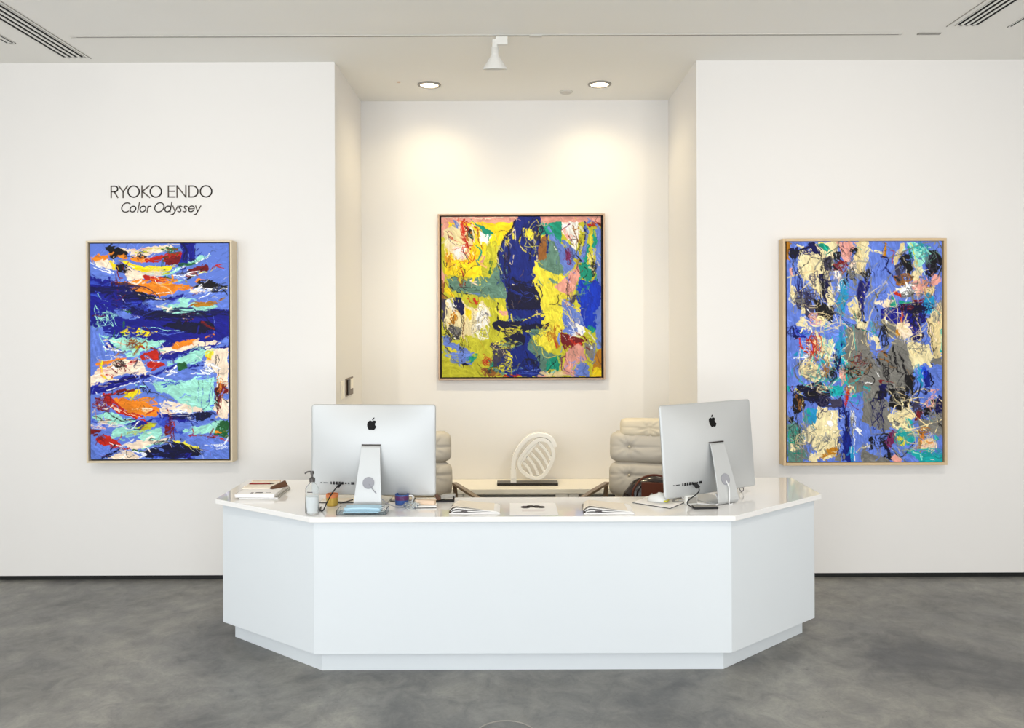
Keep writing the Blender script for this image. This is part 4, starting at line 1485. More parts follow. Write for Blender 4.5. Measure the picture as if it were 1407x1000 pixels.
for i, nm in ((0, 'end_panel'), (1, 'wing_panel'), (2, 'front_panel'), (3, 'wing_panel'), (4, 'end_panel')):
    obj(nm, prism(new(), L_([BO[i], BO[i+1], BI[i+1], BI[i]]), .103, .767), 'desk', desk, bevel=.0008)
obj('bottom_panel', prism(new(), L_(inset(PL, -.0)+inset(BI, .35)[::-1]), .107, .125), 'desk', desk)
obj('countertop', prism(new(), L_(TO+TI), .767, .794), 'top', desk, bevel=.0015)
TOP = .7945
# ------------------------------------------------------------------ computers
def bulge(x, z, a, b): return .050*max(0, 1-abs(x/a)**2.3)*max(0, 1-abs(z/b)**2.3)+.004
def imac(label, loc, rz, tilt_deg, portx):
    t = thing('desktop_computer', label, 'computer', loc, rz)
    a, b, zc = .338, .2435, .040+.2435
    mx = Matrix.Translation((0, 0, zc)) @ Matrix.Rotation(-math.radians(tilt_deg), 4, 'X')
    def outline(s, n=96, r=.016):
        pts = []
        for cx, cz, a0 in ((a-r, b-r, 0), (-a+r, b-r, 90), (-a+r, -b+r, 180), (a-r, -b+r, 270)):
            for k in range(8):
                g = math.radians(a0+k*90/7); pts.append((cx+r*math.cos(g), cz+r*math.sin(g)))
        res = []
        for i in range(len(pts)):
            p, q = pts[i], pts[(i+1) % len(pts)]; m = 12 if math.hypot(q[0]-p[0], q[1]-p[1]) > .1 else 1
            for j in range(m): res.append(((p[0]+(q[0]-p[0])*j/m)*s, (p[1]+(q[1]-p[1])*j/m)*s))
        return res
    bm = new(); rings = [[bm.verts.new((x, .006, z)) for x, z in outline(1)], [bm.verts.new((x, 0, z)) for x, z in outline(1)]]
    for s in (.985, .96, .92, .87, .8, .7, .6, .5, .4, .3, .2, .1): rings.append([bm.verts.new((x, -bulge(x, z, a, b)+.001, z)) for x, z in outline(s)])
    c = bm.verts.new((0, -bulge(0, 0, a, b)+.001, 0))
    for A, B in zip(rings[:-1], rings[1:]):
        for k in range(len(A)): bm.faces.new((A[k], A[(k+1) % len(A)], B[(k+1) % len(A)], B[k]))
    for k in range(len(c_ := rings[-1])): bm.faces.new((c_[k], c_[(k+1) % len(c_)], c))
    bm.faces.new(rings[0])
    for v in bm.verts: v.co = mx @ v.co
    obj('body', bm, 'alu', t, smooth=True)
    obj('screen', box(new(), -a+.012, a-.012, .006, .009, -b+.07, b-.012, mx), 'screen', t)
    # fruit emblem, flush on the shell
    body = [(0,.62),(.14,.70),(.36,.76),(.58,.72),(.74,.62),(.84,.50),(.70,.38),(.60,.20),(.60,.0),(.68,-.18),(.86,-.33),(.76,-.56),(.60,-.80),(.42,-.96),(.24,-.98),(.06,-.92),(-.1,-.92),(-.28,-.98),(-.46,-.95),(-.64,-.78),(-.78,-.52),(-.87,-.2),(-.88,.12),(-.82,.38),(-.68,.58),(-.48,.71),(-.28,.75),(-.12,.69)]
    leaf = [(.02,.82),(.04,1.0),(.18,1.2),(.40,1.32),(.40,1.14),(.26,.93)]
    bm = new(); h = .0285
    for sh in (body, leaf):
        P = [(p.x, p.y) for p in smoothpath([(x, y, 0) for x, y in sh], 3, True)]
        F = []
        for off in (-.0008, .0012):
            F.append([bm.verts.new(mx @ Vector((x*h, -bulge(x*h, .139+y*h, a, b)+off, .139+y*h))) for x, y in P])
        bm.faces.new(F[0]); bm.faces.new(F[1][::-1])
        for k in range(len(P)): bm.faces.new((F[0][k], F[0][(k+1) % len(P)], F[1][(k+1) % len(P)], F[1][k]))
    obj('emblem', bm, 'logo', t)
    for x, w, hh in ((-.262, .006, .004), (-.235, .026, .004), (-.205, .006, .014), (-.190, .010, .016), (-.174, .010, .016), (-.158, .010, .016), (-.142, .010, .014), (-.124, .008, .008), (-.108, .008, .008), (-.086, .018, .013)):
        x += portx; zz = -.176; y = -bulge(x, zz, a, b)
        obj('port', box(new(), x-w/2, x+w/2, y-.0012, y+.003, zz-hh/2, zz+hh/2, mx), 'port', t)
    # bent-sheet stand
    path = [(-.050, .318), (-.062, .305), (-.080, .25), (-.104, .17), (-.126, .09), (-.139, .035), (-.140, .018), (-.132, .006), (-.118, .003), (.0, .003), (.10, .003)]
    wid = [.100, .102, .108, .122, .137, .148, .150, .151, .152, .160, .16]
    bm = new(); R = []
    for i, (y, z) in enumerate(path):
        p = Vector((y, z)); q = Vector(path[min(i+1, len(path)-1)])-Vector(path[max(i-1, 0)]); q.normalize(); nrm = Vector((-q.y, q.x))*.003; w = wid[i]/2
        R.append([bm.verts.new((sx*w, (p+sg*nrm).x, max(.0002, (p+sg*nrm).y))) for sx, sg in ((-1, -1), (1, -1), (1, 1), (-1, 1))])
    for A, B in zip(R[:-1], R[1:]):
        for k in range(4): bm.faces.new((A[k], A[(k+1) % 4], B[(k+1) % 4], B[k]))
    bm.faces.new(R[0]); bm.faces.new(R[-1])
    st = obj('stand', bm, 'alu', t, bevel=.0015)
    obj('hinge', box(new(), -.051, .051, -.060, -.02, .316, .321), 'darkm', t, bevel=.001)
    ang = math.atan2(.022, .08); gm = Matrix.Translation((0, -.1165, .128)) @ Matrix.Rotation(PI/2-ang, 4, 'X')
    g = obj('cable_grommet', lathe(new(), [(0, -.002), (.029, -.002), (.031, .0045), (.027, .0055), (0, .005)], 32, mx=gm), 'rubber', st, smooth=False)
    return t
im_l = imac('silver all-in-one computer seen from behind on left of the desk, facing squarely back', (-.735, 4.235, TOP), math.radians(-3), 1, -.02)
im_r = imac('silver all-in-one computer seen from behind on right of the desk, turned at an angle', (1.085, 4.285, TOP), math.radians(31), 5, -.02)
def W(o, p): # a point of a standing thing in room coordinates
    r = o.rotation_euler.z; return Vector((o.location.x+p[0]*math.cos(r)-p[1]*math.sin(r), o.location.y+p[0]*math.sin(r)+p[1]*math.cos(r), o.location.z+p[2]))
def cable(name, label, m, pts, r, plug=None, pm=None):
    o = obj(name, tube(new(), smoothpath(pts, 6), r, 8), m, smooth=True); tag(o, label, 'cable')
    if plug:
        a, b = Vector(plug[0]), Vector(plug[1]); p = obj('plug', tube(new(), [a, b], plug[2], 4, prof=RECT(1, .55)), pm or m, o)
    return o
# ------------------------------------------------------------------ chairs
def cushion(bm, w, h, th, buttons, seed, tuft=.028):
    rg = random.Random(seed); nx, nz = 60, 34; F = []; Bk = []
    for j in range(nz+1):
        r1, r2 = [], []
        for i in range(nx+1):
            u = -1+2*i/nx; v = -1+2*j/nz; u = math.sin(u*PI/2); v = math.sin(v*PI/2)
            e = max(0, (1-abs(u)**5))*max(0, (1-abs(v)**4)); d = th*e**.42; x, z = u*w/2*(1-.07*abs(v)**6), v*h/2*(1-.16*abs(u)**8)
            for bx, bz in buttons:
                dx, dz = x-bx, z-bz; r = math.hypot(dx, dz); g = math.atan2(dz, dx)
                d -= tuft*math.exp(-(r/.022)**1.3)+.006*math.exp(-(r/.075)**2)*(math.sin(9*g+seed)+.6*math.sin(14*g+1.7*seed))*(1-math.exp(-r/.02))
                d -= .010*math.exp(-(abs(dx)/.007))*min(1, r/.03)*.6+.006*math.exp(-(abs(dz)/.006))*.6
            d += .003*math.sin(x*31+seed)*math.sin(z*23+2*seed)
            if e <= 0: d = 0
            r1.append(bm.verts.new((x, -max(d, 0), z)) if 0 < i < nx and 0 < j < nz else bm.verts.new((x, 0, z)))
            r2.append(r1[-1] if i in (0, nx) or j in (0, nz) else bm.verts.new((x, .03*e**.5, z)))
        F.append(r1); Bk.append(r2)
    for j in range(nz):
        for i in range(nx):
            bm.faces.new((F[j][i], F[j][i+1], F[j+1][i+1], F[j+1][i])); bm.faces.new((Bk[j][i], Bk[j+1][i], Bk[j+1][i+1], Bk[j][i+1]))
    return bm
def chair(label, loc, rz, pillow=True):
    t = thing('office_chair', label, 'chair', loc, rz, 'office chairs behind the desk')
    w = .56
    bt = [(-w/4, 0), (w/4, 0)]
    for zc, h, th, tilt, yo, m, ww, bb, sd in ((.700, .24, .085, -6, .20, 'leather', w, [(-w/4, .03), (w/4, .03)], 1.0), (.915, .215, .085, -8, .225, 'leather', w*.985, bt, 2.0)):
        bm = cushion(new(), ww, h, th, bb, sd); bmesh.ops.transform(bm, matrix=Matrix.Translation((0, yo, zc)) @ Matrix.Rotation(math.radians(tilt), 4, 'X'), verts=bm.verts)
        c = obj('back_cushion', bm, m, t, smooth=True)
        for bx, bz in bb:
            p = Matrix.Translation((0, yo, zc)) @ Matrix.Rotation(math.radians(tilt), 4, 'X') @ Matrix.Translation((bx, -th+.018, bz)) @ Matrix.Rotation(PI/2, 4, 'X')
            obj('button', lathe(new(), [(.009, -.004), (.009, .002), (.005, .006), (0, .007)], 12, mx=p), 'leather2', c, smooth=True)
    if pillow:
        bm = cushion(new(), w*.74, .135, .07, [(0, .0)], 3.0, .012); bmesh.ops.transform(bm, matrix=Matrix.Translation((0, .225, 1.045)) @ Matrix.Rotation(math.radians(-8), 4, 'X'), verts=bm.verts)
        obj('head_pillow', bm, 'leather2', t, smooth=True)
    obj('back_shell', box(new(), -.25, .25, .235, .262, .56, 1.03, Matrix.Rotation(math.radians(-4), 4, 'X')), 'leather', t, bevel=.02)
    bm = cushion(new(), w*.98, .5, .11, [(-w/4, .1), (w/4, .1), (-w/4, -.1), (w/4, -.1)], 4.0); bmesh.ops.transform(bm, matrix=Matrix.Translation((0, -.08, .385)) @ Matrix.Rotation(-PI/2, 4, 'X'), verts=bm.verts)
    obj('seat', bm, 'leather', t, smooth=True)
    for s in (-1, 1):
        p = [(s*.285, .10, .685), (s*.392, -.27, .662), (s*.388, -.275, .50), (s*.30, .12, .55)]
        obj('armrest', tube(new(), smoothpath([p[0], ((p[0][0]+p[1][0])/2, (p[0][1]+p[1][1])/2, (p[0][2]+p[1][2])/2), p[1], p[2], p[3]], 1)+[], 1, closed=True, prof=RECT(.017, .009)), 'armm', t, bevel=.002)
        obj('arm_bracket', tube(new(), [(s*.335, -.02, .53), (s*.18, .0, .40), (0, 0, .36)], 1, prof=RECT(.02, .006)), 'armm', t)
    obj('gas_column', lathe(new(), [(0, .08), (.028, .08), (.028, .25), (.02, .25), (.02, .37), (.08, .372), (.08, .385), (0, .386)], 20), 'darkm', t)
    for k in range(5):
        g = 2*PI*k/5+.3; lg = obj('leg', tube(new(), [(0, 0, .10), (.15*math.cos(g), .15*math.sin(g), .095), (.29*math.cos(g), .29*math.sin(g), .07)], [1.2, 1, .8], prof=RECT(.02, .014)), 'chrome', t)
        obj('caster', lathe(new(), [(0, -.012), (.028, -.012), (.03, 0), (.028, .012), (0, .012)], 20, mx=Matrix.Translation((.29*math.cos(g), .29*math.sin(g), .0305)) @ Matrix.Rotation(g, 4, 'Z') @ Matrix.Rotation(PI/2, 4, 'X')), 'caster', lg)
    return t
ch_r = chair('taupe tufted leather office chair with loose head pillow, behind the right computer', (.90, 5.10, 0), math.radians(-14))
ch_l = chair('taupe tufted leather office chair mostly hidden behind the left computer', (-.635, 5.12, 0), math.radians(10), False)
# bag on the right-hand chair
bm = new(); n = 28; R = []
for j in range(15):
    v = j/14; rr = math.sqrt(max(0, 1-(abs(v-.3)/.7)**2.2)) if v > .3 else 1-.12*((.3-v)/.3)**2; z = v*.275
    R.append([bm.verts.new(((.20*rr)*math.cos(2*PI*k/n)*(1+.04*math.sin(5*k+j)), .085*rr*math.sin(2*PI*k/n)*(1+.08*math.sin(3*k+2*j)), z)) for k in range(n)])
for A, B in zip(R[:-1], R[1:]):
    for k in range(n): bm.faces.new((A[k], A[(k+1) % n], B[(k+1) % n], B[k]))
bm.faces.new(R[0][::-1]); bm.faces.new(R[-1])
t = thing('handbag', 'dark brown glossy leather bag lying on the right office chair', 'bag', W(ch_r, (.03, -.03, .497)), math.radians(-12))
obj('pouch', bm, 'bag', t, smooth=True)
obj('handle', tube(new(), smoothpath([(-.12, -.095, .10), (-.12, -.10, .20), (-.05, -.075, .28), (.06, -.07, .285), (.12, -.10, .21), (.13, -.098, .10)], 6), .007, 8), 'bagr', t, smooth=True)
obj('side_patch', box(new(), -.07, .10, -.100, -.088, .07, .25), 'bagr', t, bevel=.004)
# ------------------------------------------------------------------ credenza in the niche
t = thing('credenza', 'low cream lacquered credenza along the niche back wall', 'cabinet', (.05, 6.165, 0))
obj('plinth', box(new(), -1.12, 1.10, -.14, .18, 0, .07), 'darkm', t)
obj('body', box(new(), -1.17, 1.15, -.165, .195, .07, .462), 'cred', t, bevel=.002)
obj('top', box(new(), -1.2, 1.19, -.195, .2, .463, .497), 'cred', t, bevel=.002)
for x0, x1 in ((-1.16, -.41), (-.40, .39), (.40, 1.14)):
    d = obj('drawer', box(new(), x0, x1, -.183, -.166, .08, .458), 'cred', t, bevel=.002)
    cx = (x0+x1)/2-.0; bm = box(new(), cx-.30, cx+.30, -.203, -.196, .440, .456)
    box(bm, cx-.30, cx-.288, -.197, -.182, .442, .454); box(bm, cx+.288, cx+.30, -.197, -.182, .442, .454)
    obj('handle', bm, 'chrome', d)
# ------------------------------------------------------------------ sculpture
SD = 6.15; t = thing('abstract_sculpture', 'milky acrylic looped sculpture with slanted bars on a black base, on credenza', 'sculpture', (X(724, SD), SD, .4975))
s_ = lambda x, y, yy=0: (X(670+x/9.09, SD)-t.location.x, yy, Z(580+y/9.09, SD)-.4975)
obj('base', box(new(), -.237, .237, -.055, .055, 0, .020), 'ablk', t, bevel=.001)
ring = [s_(600, 695), (s_(490, 660)), s_(405, 580), s_(390, 480), s_(455, 375), s_(550, 270), s_(640, 215), s_(735, 235), s_(795, 310), s_(815, 400), s_(790, 500), s_(735, 600), s_(675, 670)]
obj('ring', tube(new(), smoothpath(ring, 6, True), 1, closed=True, prof=RECT(.028, .012), up=(0, 1, 0)) if False else tube(new(), smoothpath(ring, 6, True), 1, closed=True, prof=RECT(.015, .030), up=(0, 1, 0)), 'acr', t, bevel=.004, smooth=False)
obj('outer_band', tube(new(), smoothpath([s_(318, 700), s_(315, 600), s_(318, 500), s_(345, 400), s_(400, 300), s_(500, 195), s_(610, 155), s_(720, 165), s_(800, 220), s_(838, 310)], 6), 1, prof=RECT(.017, .034), up=(0, 1, 0)), 'acr', t, bevel=.004)
obj('diagonal_bar', tube(new(), [s_(392, 505), s_(605, 235)], 1, prof=RECT(.014, .026), up=(0, 1, 0)), 'acr', t)
for (x0, y0, x1, y1) in ((440, 500, 545, 665), (490, 430, 625, 655), (535, 380, 700, 610), (585, 315, 750, 550), (630, 250, 790, 470)):
    obj('bar', tube(new(), smoothpath([s_(x0, y0), s_((x0+x1)/2+12, (y0+y1)/2-12), s_(x1, y1)], 5), 1, prof=RECT(.0105, .022), up=(0, 1, 0)), 'acr', t, bevel=.003)
obj('foot_block', box(new(), s_(280, 0)[0], s_(352, 0)[0], -.03, .03, .020, .125), 'acr', t)
# ------------------------------------------------------------------ things on the desk
# booklets
rg = random.Random(3)
for k, (dz, rz, dx, lab) in enumerate(((.0, .035, .012, 'white booklet at the bottom of the stack on left end of desk'), (.009, -.02, .0, 'white booklet in the middle of the stack on left end of desk'), (.018, .01, -.004, 'white printed booklet lying on top of its stack, left end of desk'))):
    t = thing('booklet', lab, 'booklet', (-1.40+dx, 4.46, TOP+dz), rz, 'booklets stacked on the left end')
    obj('pages', box(new(), -.108, .106, -.135, .135, .0008, .0078), 'paper', t)
    obj('cover', box(box(box(new(), -.11, .108, -.138, .138, .0079, .0086), -.11, .108, -.138, .138, 0, .0007), -.111, -.1085, -.138, .138, 0, .0086), 'paper' if k else 'grey', t)
    if k == 2:
        obj('print', box(box(box(new(), -.01, .03, -.105, -.085, .0087, .009), .045, .075, -.095, -.088, .0087, .009), -.035, -.02, -.11, -.09, .0087, .009), 'ink', t)
t = thing('notepad', 'cream notepad lying on back of the booklet stack', 'notepad', (-1.435, 4.55, TOP+.0275), .02)
obj('pages', box(new(), -.085, .082, -.095, .10, 0, .008), 'cream', t, bevel=.001); obj('binding', box(new(), -.086, .083, .085, .101, .0082, .010), 'tan', t)
t = thing('pen', 'dark red ballpoint pen lying on the cream notepad', 'pen', (-1.435, 4.55, TOP+.0275+.008+.0045), .04)
obj('barrel', tube(new(), [(-.072, 0, 0), (.045, 0, 0)], .0042, 10), 'redb', t, smooth=True); obj('tip', tube(new(), [(.046, 0, 0), (.072, 0, 0)], [.0042, .0012], 10), 'port', t, smooth=True)
bm = new(); mx = Matrix.Translation((-1.345, 4.47, TOP+.0275)) @ Matrix.Rotation(math.radians(58), 4, 'Z')
tri = [(-.03, 0), (.03, 0), (.006, .032), (-.006, .032)]
a = [bm.verts.new(mx @ Vector((-.02, p[0]*.4, p[1]*.4))) for p in tri]; b = [bm.verts.new(mx @ Vector((.085, p[0], p[1]))) for p in tri]
bm.faces.new(a); bm.faces.new(b[::-1])
for k in range(4): bm.faces.new((a[k], a[(k+1) % 4], b[(k+1) % 4], b[k]))
tag(obj('folded_case', bm, 'brown', bevel=.002), 'small brown tent-shaped folded case on the booklets', 'case')
# sanitiser
t = thing('sanitizer_bottle', 'clear pump bottle of hand sanitizer at the front left desk corner', 'bottle', (-1.005, 3.995, TOP))
obj('glass_body', lathe(new(), [(0, 0), (.033, 0), (.036, .004), (.036, .112), (.033, .130), (.020, .148), (.012, .154), (.012, .162), (.010, .162), (.010, .153), (.018, .145), (.031, .128), (.034, .110), (.034, .006), (0, .005)], 40), 'glass', t, smooth=True)
obj('gel', lathe(new(), [(0, .006), (.0325, .006), (.0325, .088), (0, .088)], 40), 'gel', t, smooth=False)
obj('label_print', tube(new(), [(.0365*math.sin(g), -.0365*math.cos(g), .118-.004) for g in [k*.1-.1 for k in range(-4, 5)]], 1, prof=RECT(.0003, .0022)), 'ink', t)
pm = obj('pump', lathe(new(), [(0, .160), (.0145, .160), (.0145, .178), (.011, .182), (.005, .184), (.005, .198), (.009, .199), (.009, .214), (0, .216)], 24), 'pump', t, smooth=False)
obj('nozzle', tube(new(), smoothpath([(.004, 0, .212), (-.018, -.002, .212), (-.030, -.004, .208), (-.036, -.005, .202)], 4), [.004]*12+[.003], 8), 'pump', pm, smooth=True)
# front acrylic tray with masks
t = thing('acrylic_tray', 'clear acrylic tray in front of the left computer stand', 'tray', (X(498, 4.0), 4.0, TOP))
bm = box(new(), -.125, .125, -.05, .05, 0, .003)
for a in ((-.125, .125, -.05, -.047), (-.125, .125, .047, .05), (-.125, -.122, -.047, .047), (.122, .125, -.047, .047)): box(bm, *a, .003, .026)
obj('tray_shell', bm, 'clear', t)
for k, (dz, dx) in enumerate(((.004, -.004), (.0125, .004), (.021, 0))):
    bm = new(); nx, ny = 24, 12; V = []
    for s in (0, 1):
        V.append([[bm.verts.new((-.09+.18*i/nx+dx, -.038+.076*j/ny, .0035+dz+s*.006+.0022*math.sin(j*1.6)*math.sin(PI*i/nx)+.003*s*math.sin(PI*i/nx))) for i in range(nx+1)] for j in range(ny+1)])
    for j in range(ny):
        for i in range(nx):
            bm.faces.new([V[1][j][i], V[1][j][i+1], V[1][j+1][i+1], V[1][j+1][i]]); bm.faces.new([V[0][j][i], V[0][j+1][i], V[0][j+1][i+1], V[0][j][i+1]])
    for i in range(nx):
        bm.faces.new([V[0][0][i], V[0][0][i+1], V[1][0][i+1], V[1][0][i]]); bm.faces.new([V[0][ny][i+1], V[0][ny][i], V[1][ny][i], V[1][ny][i+1]])
    for j in range(ny):
        bm.faces.new([V[0][j+1][0], V[0][j][0], V[1][j][0], V[1][j+1][0]]); bm.faces.new([V[0][j][nx], V[0][j+1][nx], V[1][j+1][nx], V[1][j][nx]])
    o = obj('face_mask', bm, 'mask', loc=(X(498, 4.0), 4.0, TOP), smooth=True)
    tag(o, ('pale blue face mask at the bottom of the clear tray', 'pale blue face mask in the middle of the clear tray', 'pale blue face mask lying uppermost in the clear tray')[k], 'face mask', 'masks in the clear tray')
    obj('ear_loop', tube(new(), smoothpath([(.09+dx, -.03, .009+dz), (.108, -.028, .012+dz), (.114, 0, .014+dz), (.106, .026, .012+dz), (.09+dx, .03, .009+dz)], 5), .0012, 6), 'paper', o, smooth=True)
# tin and mug
t = thing('tin', 'small olive gold tin with orange band beside left computer', 'tin', (X(455.5, 4.17), 4.17, TOP))
obj('can', lathe(new(), [(0, 0), (.028, 0), (.030, .003), (.031, .052), (.029, .052), (.028, .006), (0, .006)], 32), 'tinb', t, smooth=False)
obj('band', lathe(new(), [(.0312, .044), (.0318, .044), (.0322, .062), (.029, .062), (.0305, .044)], 32), 'tino', t)
t = thing('mug', 'dark blue and purple mug right of the left computer stand', 'mug', (X(551.5, 4.19), 4.19, TOP))
obj('cup', lathe(new(), [(0, 0), (.033, 0), (.036, .003), (.037, .055), (.035, .055), (.034, .006), (0, .006)], 32), 'mugb', t, smooth=False)
obj('print_band', lathe(new(), [(.0372, .026), (.0376, .027), (.0376, .047), (.0372, .048)], 32), 'mugp', t)
obj('handle', tube(new(), smoothpath([(.034, 0, .045), (.055, 0, .044), (.060, 0, .028), (.050, 0, .013), (.034, 0, .012)], 5), .0045, 8), 'cablew', t, smooth=True)
# folders behind the left computer
def folder(name, label, cat, loc, rz, w, d, covers, th=.006):
    t = thing(name, label, cat, loc, rz); obj('cover', box(new(), -w/2, w/2, -d/2, d/2, 0, .0025), covers[0], t, bevel=.0008)
    obj('sheets', box(new(), -w/2+.006, w/2-.006, -d/2+.007, d/2-.004, .0026, th), covers[1], t); return t
folder('folder', 'black-edged folder of papers beside the olive tin', 'folder', (-.925, 4.265, TOP), 0, .20, .085, ('port', 'cream'), .009)
folder('folder', 'black-edged folder of papers beside the blue mug', 'folder', (-.585, 4.295, TOP), 0, .13, .075, ('port', 'cream'), .009)
t = thing('pen', 'thin black pen propped on the folder beside the tin', 'pen', (-.885, 4.205, TOP+.003), 0)
obj('barrel', tube(new(), [(-.02, -.02, .0035), (.036, .04, .0100)], .003, 8), 'port', t, smooth=True); obj('tip', tube(new(), [(-.02, -.02, .0035), (-.024, -.024, .0025)], [.003, .001], 8), 'steel', t)
# cables
cable('usb_cable', 'black cable hanging from the ports of the left computer to the desk', 'cableb',
      [(X(467, 4.19), 4.165, Z(664, 4.17)), (X(459, 4.14), 4.10, Z(675, 4.1)), (X(449, 4.05), 4.05, Z(688, 4.05)), (X(443, 4.03), 4.03, TOP+.006), (X(438, 4.05), 4.06, TOP+.004), (X(436, 4.05), 4.12, TOP+.004)], .0032,
      ((X(468, 4.19), 4.178, Z(662.5, 4.18)), (X(464.5, 4.17), 4.155, Z(668, 4.16)), .007))
g = W(im_l, (.004, -.122, .122))
cable('power_cable', 'thin grey power cord looping from left computer stand over desk', 'rubber',
      [g, g+Vector((.03, -.012, -.035)), g+Vector((.075, .0, -.085)), (X(536, 4.12), 4.12, TOP+.012), (X(548, 4.08), 4.10, TOP+.003), (X(560, 4.1), 4.16, TOP+.003), (X(572, 4.25), 4.27, TOP+.003)], .0026)
# little heap right of the left computer
t = thing('card_stack', 'white card pad with dark edge under the tan box', 'card', (X(583, 4.13), 4.135, TOP), .05)
obj('base_card', box(new(), -.062, .06, -.035, .035, 0, .003), 'port', t); obj('cards', box(new(), -.063, .061, -.036, .036, .0031, .010), 'paper', t)
o = obj('small_box', box(new(), -.052, .052, -.018, .018, 0, .022), 'tan', loc=(X(584, 4.15), 4.150, TOP+.0105), rot=(0, 0, -.16), bevel=.003); tag(o, 'small tan cardboard box lying on the white card pad', 'box')
bm = new(); bmesh.ops.create_icosphere(bm, subdivisions=3, radius=1); rg = random.Random(5)
for v in bm.verts:
    n = 1+.28*math.sin(v.co.x*7+1)*math.sin(v.co.y*9)+.16*math.sin(v.co.z*13+v.co.x*11); v.co = Vector((v.co.x*.040*n, v.co.y*.028*n, max(0, .014+v.co.z*.018*n)))
o = obj('crumpled_wrapper', bm, 'clear', loc=(X(564, 4.1), 4.10, TOP)); tag(o, 'crumpled clear plastic wrapper beside the card pad', 'wrapper')
t = thing('stapler', 'dark stapler with grey top and reddish nose near desk centre edge', 'stapler', (X(612, 4.24), 4.25, TOP), .08)
obj('base', box(new(), -.055, .045, -.018, .018, 0, .010), 'port', t, bevel=.003)
obj('arm', tube(new(), smoothpath([(-.028, 0, .024), (.0, 0, .030), (.05, 0, .030)], 4), 1, prof=RECT(.014, .011)), 'grey', t, bevel=.003)
obj('nose', tube(new(), smoothpath([(-.052, 0, .040), (-.045, 0, .020), (-.03, 0, .022)], 4), 1, prof=RECT(.012, .009)), 'brown', t, bevel=.003)
obj('hinge', box(new(), .035, .045, -.014, .014, .010, .032), 'darkm', t)
# catalogues
def catalogue(label, loc, rz, hgt=.028):
    t = thing('catalogue', label, 'catalogue', loc, rz)
    n = 24; w, d = .245, .185
    def leafs(z0, lift, th, x0, x1, yo, m, nm):
        bm = new(); R = []
        for i in range(n+1):
            u = i/n; x = x0+(x1-x0)*u; zz = z0+lift*(math.sin(min(1, u*6)*PI/2))*(1-u)**1.1
            R.append([bm.verts.new((x, yo, zz)), bm.verts.new((x+.012*(1-u), d+yo*.5, zz*.7)), bm.verts.new((x+.012*(1-u), d+yo*.5, zz*.7+th)), bm.verts.new((x, yo, zz+th))])
        for A, B in zip(R[:-1], R[1:]):
            for k in range(4): bm.faces.new((A[k], A[(k+1) % 4], B[(k+1) % 4], B[k]))
        bm.faces.new(R[0]); bm.faces.new(R[-1][::-1]); return obj(nm, bm, m, t, smooth=False)
    leafs(.0005, .0, .0035, -w/2, w/2+.01, -.008, 'paper', 'back_cover')
    leafs(.0045, hgt*.35, .003, -w/2+.004, w/2+.004, -.002, 'paper', 'pages')
    leafs(.0085, hgt*.72, .0025, -w/2+.002, w/2-.004, 0, 'paper', 'pages')
    c = leafs(.012, hgt*.98, .0012, -w/2-.002, w/2-.02, .014, 'cream', 'front_cover')
    obj('spine', tube(new(), [(-w/2+.004, -.004, .008), (-w/2+.010, .17, .006)], 1, prof=RECT(.006, .0055)), 'darkm', t, bevel=.002)
    m_ = box(new(), -.065, -.032, -.004, -.0035, .012, .0155); box(m_, -.058, -.028, -.004, -.0035, .0165, .019); box(m_, -.050, -.03, -.004, -.0035, .0080, .0105)
    bmesh.ops.transform(m_, matrix=Matrix.Translation((0, -.001, 0)), verts=m_.verts); obj('print', m_, 'ink', t)
    return t
catalogue('white catalogue with curling cover left of the loose sheet', (X(650, 3.99), 3.975, TOP), .0)
catalogue('white catalogue with curling cover right of the loose sheet', (X(834, 3.98), 3.965, TOP), -.03, .030)
t = thing('paper_sheet', 'white letter sheet with dark picture at the front centre of counter', 'paper', (X(732, 4.06), 4.08, TOP), 0)
obj('sheet', box(new(), -.122, .122, -.135, .130, 0, .0008), 'paper', t)
bm = new()
for cx, cy, rx, ry in ((-.04, .03, .026, .03), (-.012, .045, .024, .028), (.018, .04, .022, .03), (.042, .03, .022, .026)):
    prism(bm, [(cx+rx*math.cos(k*.6283), cy+ry*math.sin(k*.6283)) for k in range(10)], .0009, .0011)
obj('picture', bm, 'ink', t)
obj('text_lines', box(box(box(new(), -.06, .06, -.03, -.026, .0009, .0011), -.06, .06, -.045, -.041, .0009, .0011), -.06, .05, -.06, -.056, .0009, .0011), 'pinks', t)
# mouse pad and mouse
t = thing('mouse_pad', 'white mouse pad with dark edge left of right computer', 'mouse pad', (X(903, 4.22), 4.20, TOP), math.radians(-38))
obj('base', box(new(), -.11, .11, -.085, .085, 0, .003), 'port', t); obj('surface', box(new(), -.1095, .1095, -.0845, .0845, .0031, .0042), 'paper', t)
t = thing('computer_mouse', 'white computer mouse with yellow-green tip on the mouse pad', 'computer mouse', (X(902, 4.22), 4.215, TOP+.0045), math.radians(62))
bm = new(); R = []
for j in range(9):
    v = j/8; R.append([bm.verts.new((.033*math.cos(g)*math.cos(v*PI/2*.98)**.5*(1-.12*math.sin(g)), .056*math.sin(g)*math.cos(v*PI/2*.98)**.6, .001+.042*math.sin(v*PI/2)*(1-.18*math.sin(g)))) for g in [2*PI*k/28 for k in range(28)]])
for A, B in zip(R[:-1], R[1:]):
    for k in range(28): bm.faces.new((A[k], A[(k+1) % 28], B[(k+1) % 28], B[k]))
bm.faces.new(R[0][::-1]); bm.faces.new(R[-1]); obj('shell', bm, 'mousew', t, smooth=True)
obj('scroll_wheel', lathe(new(), [(0, -.003), (.007, -.003), (.007, .003), (0, .003)], 16, mx=Matrix.Translation((0, .03, .033)) @ Matrix.Rotation(PI/2, 4, 'Y')), 'grey', t)
obj('battery_cover', box(new(), -.024, .024, -.060, -.040, .004, .014), 'yel', t, bevel=.004)
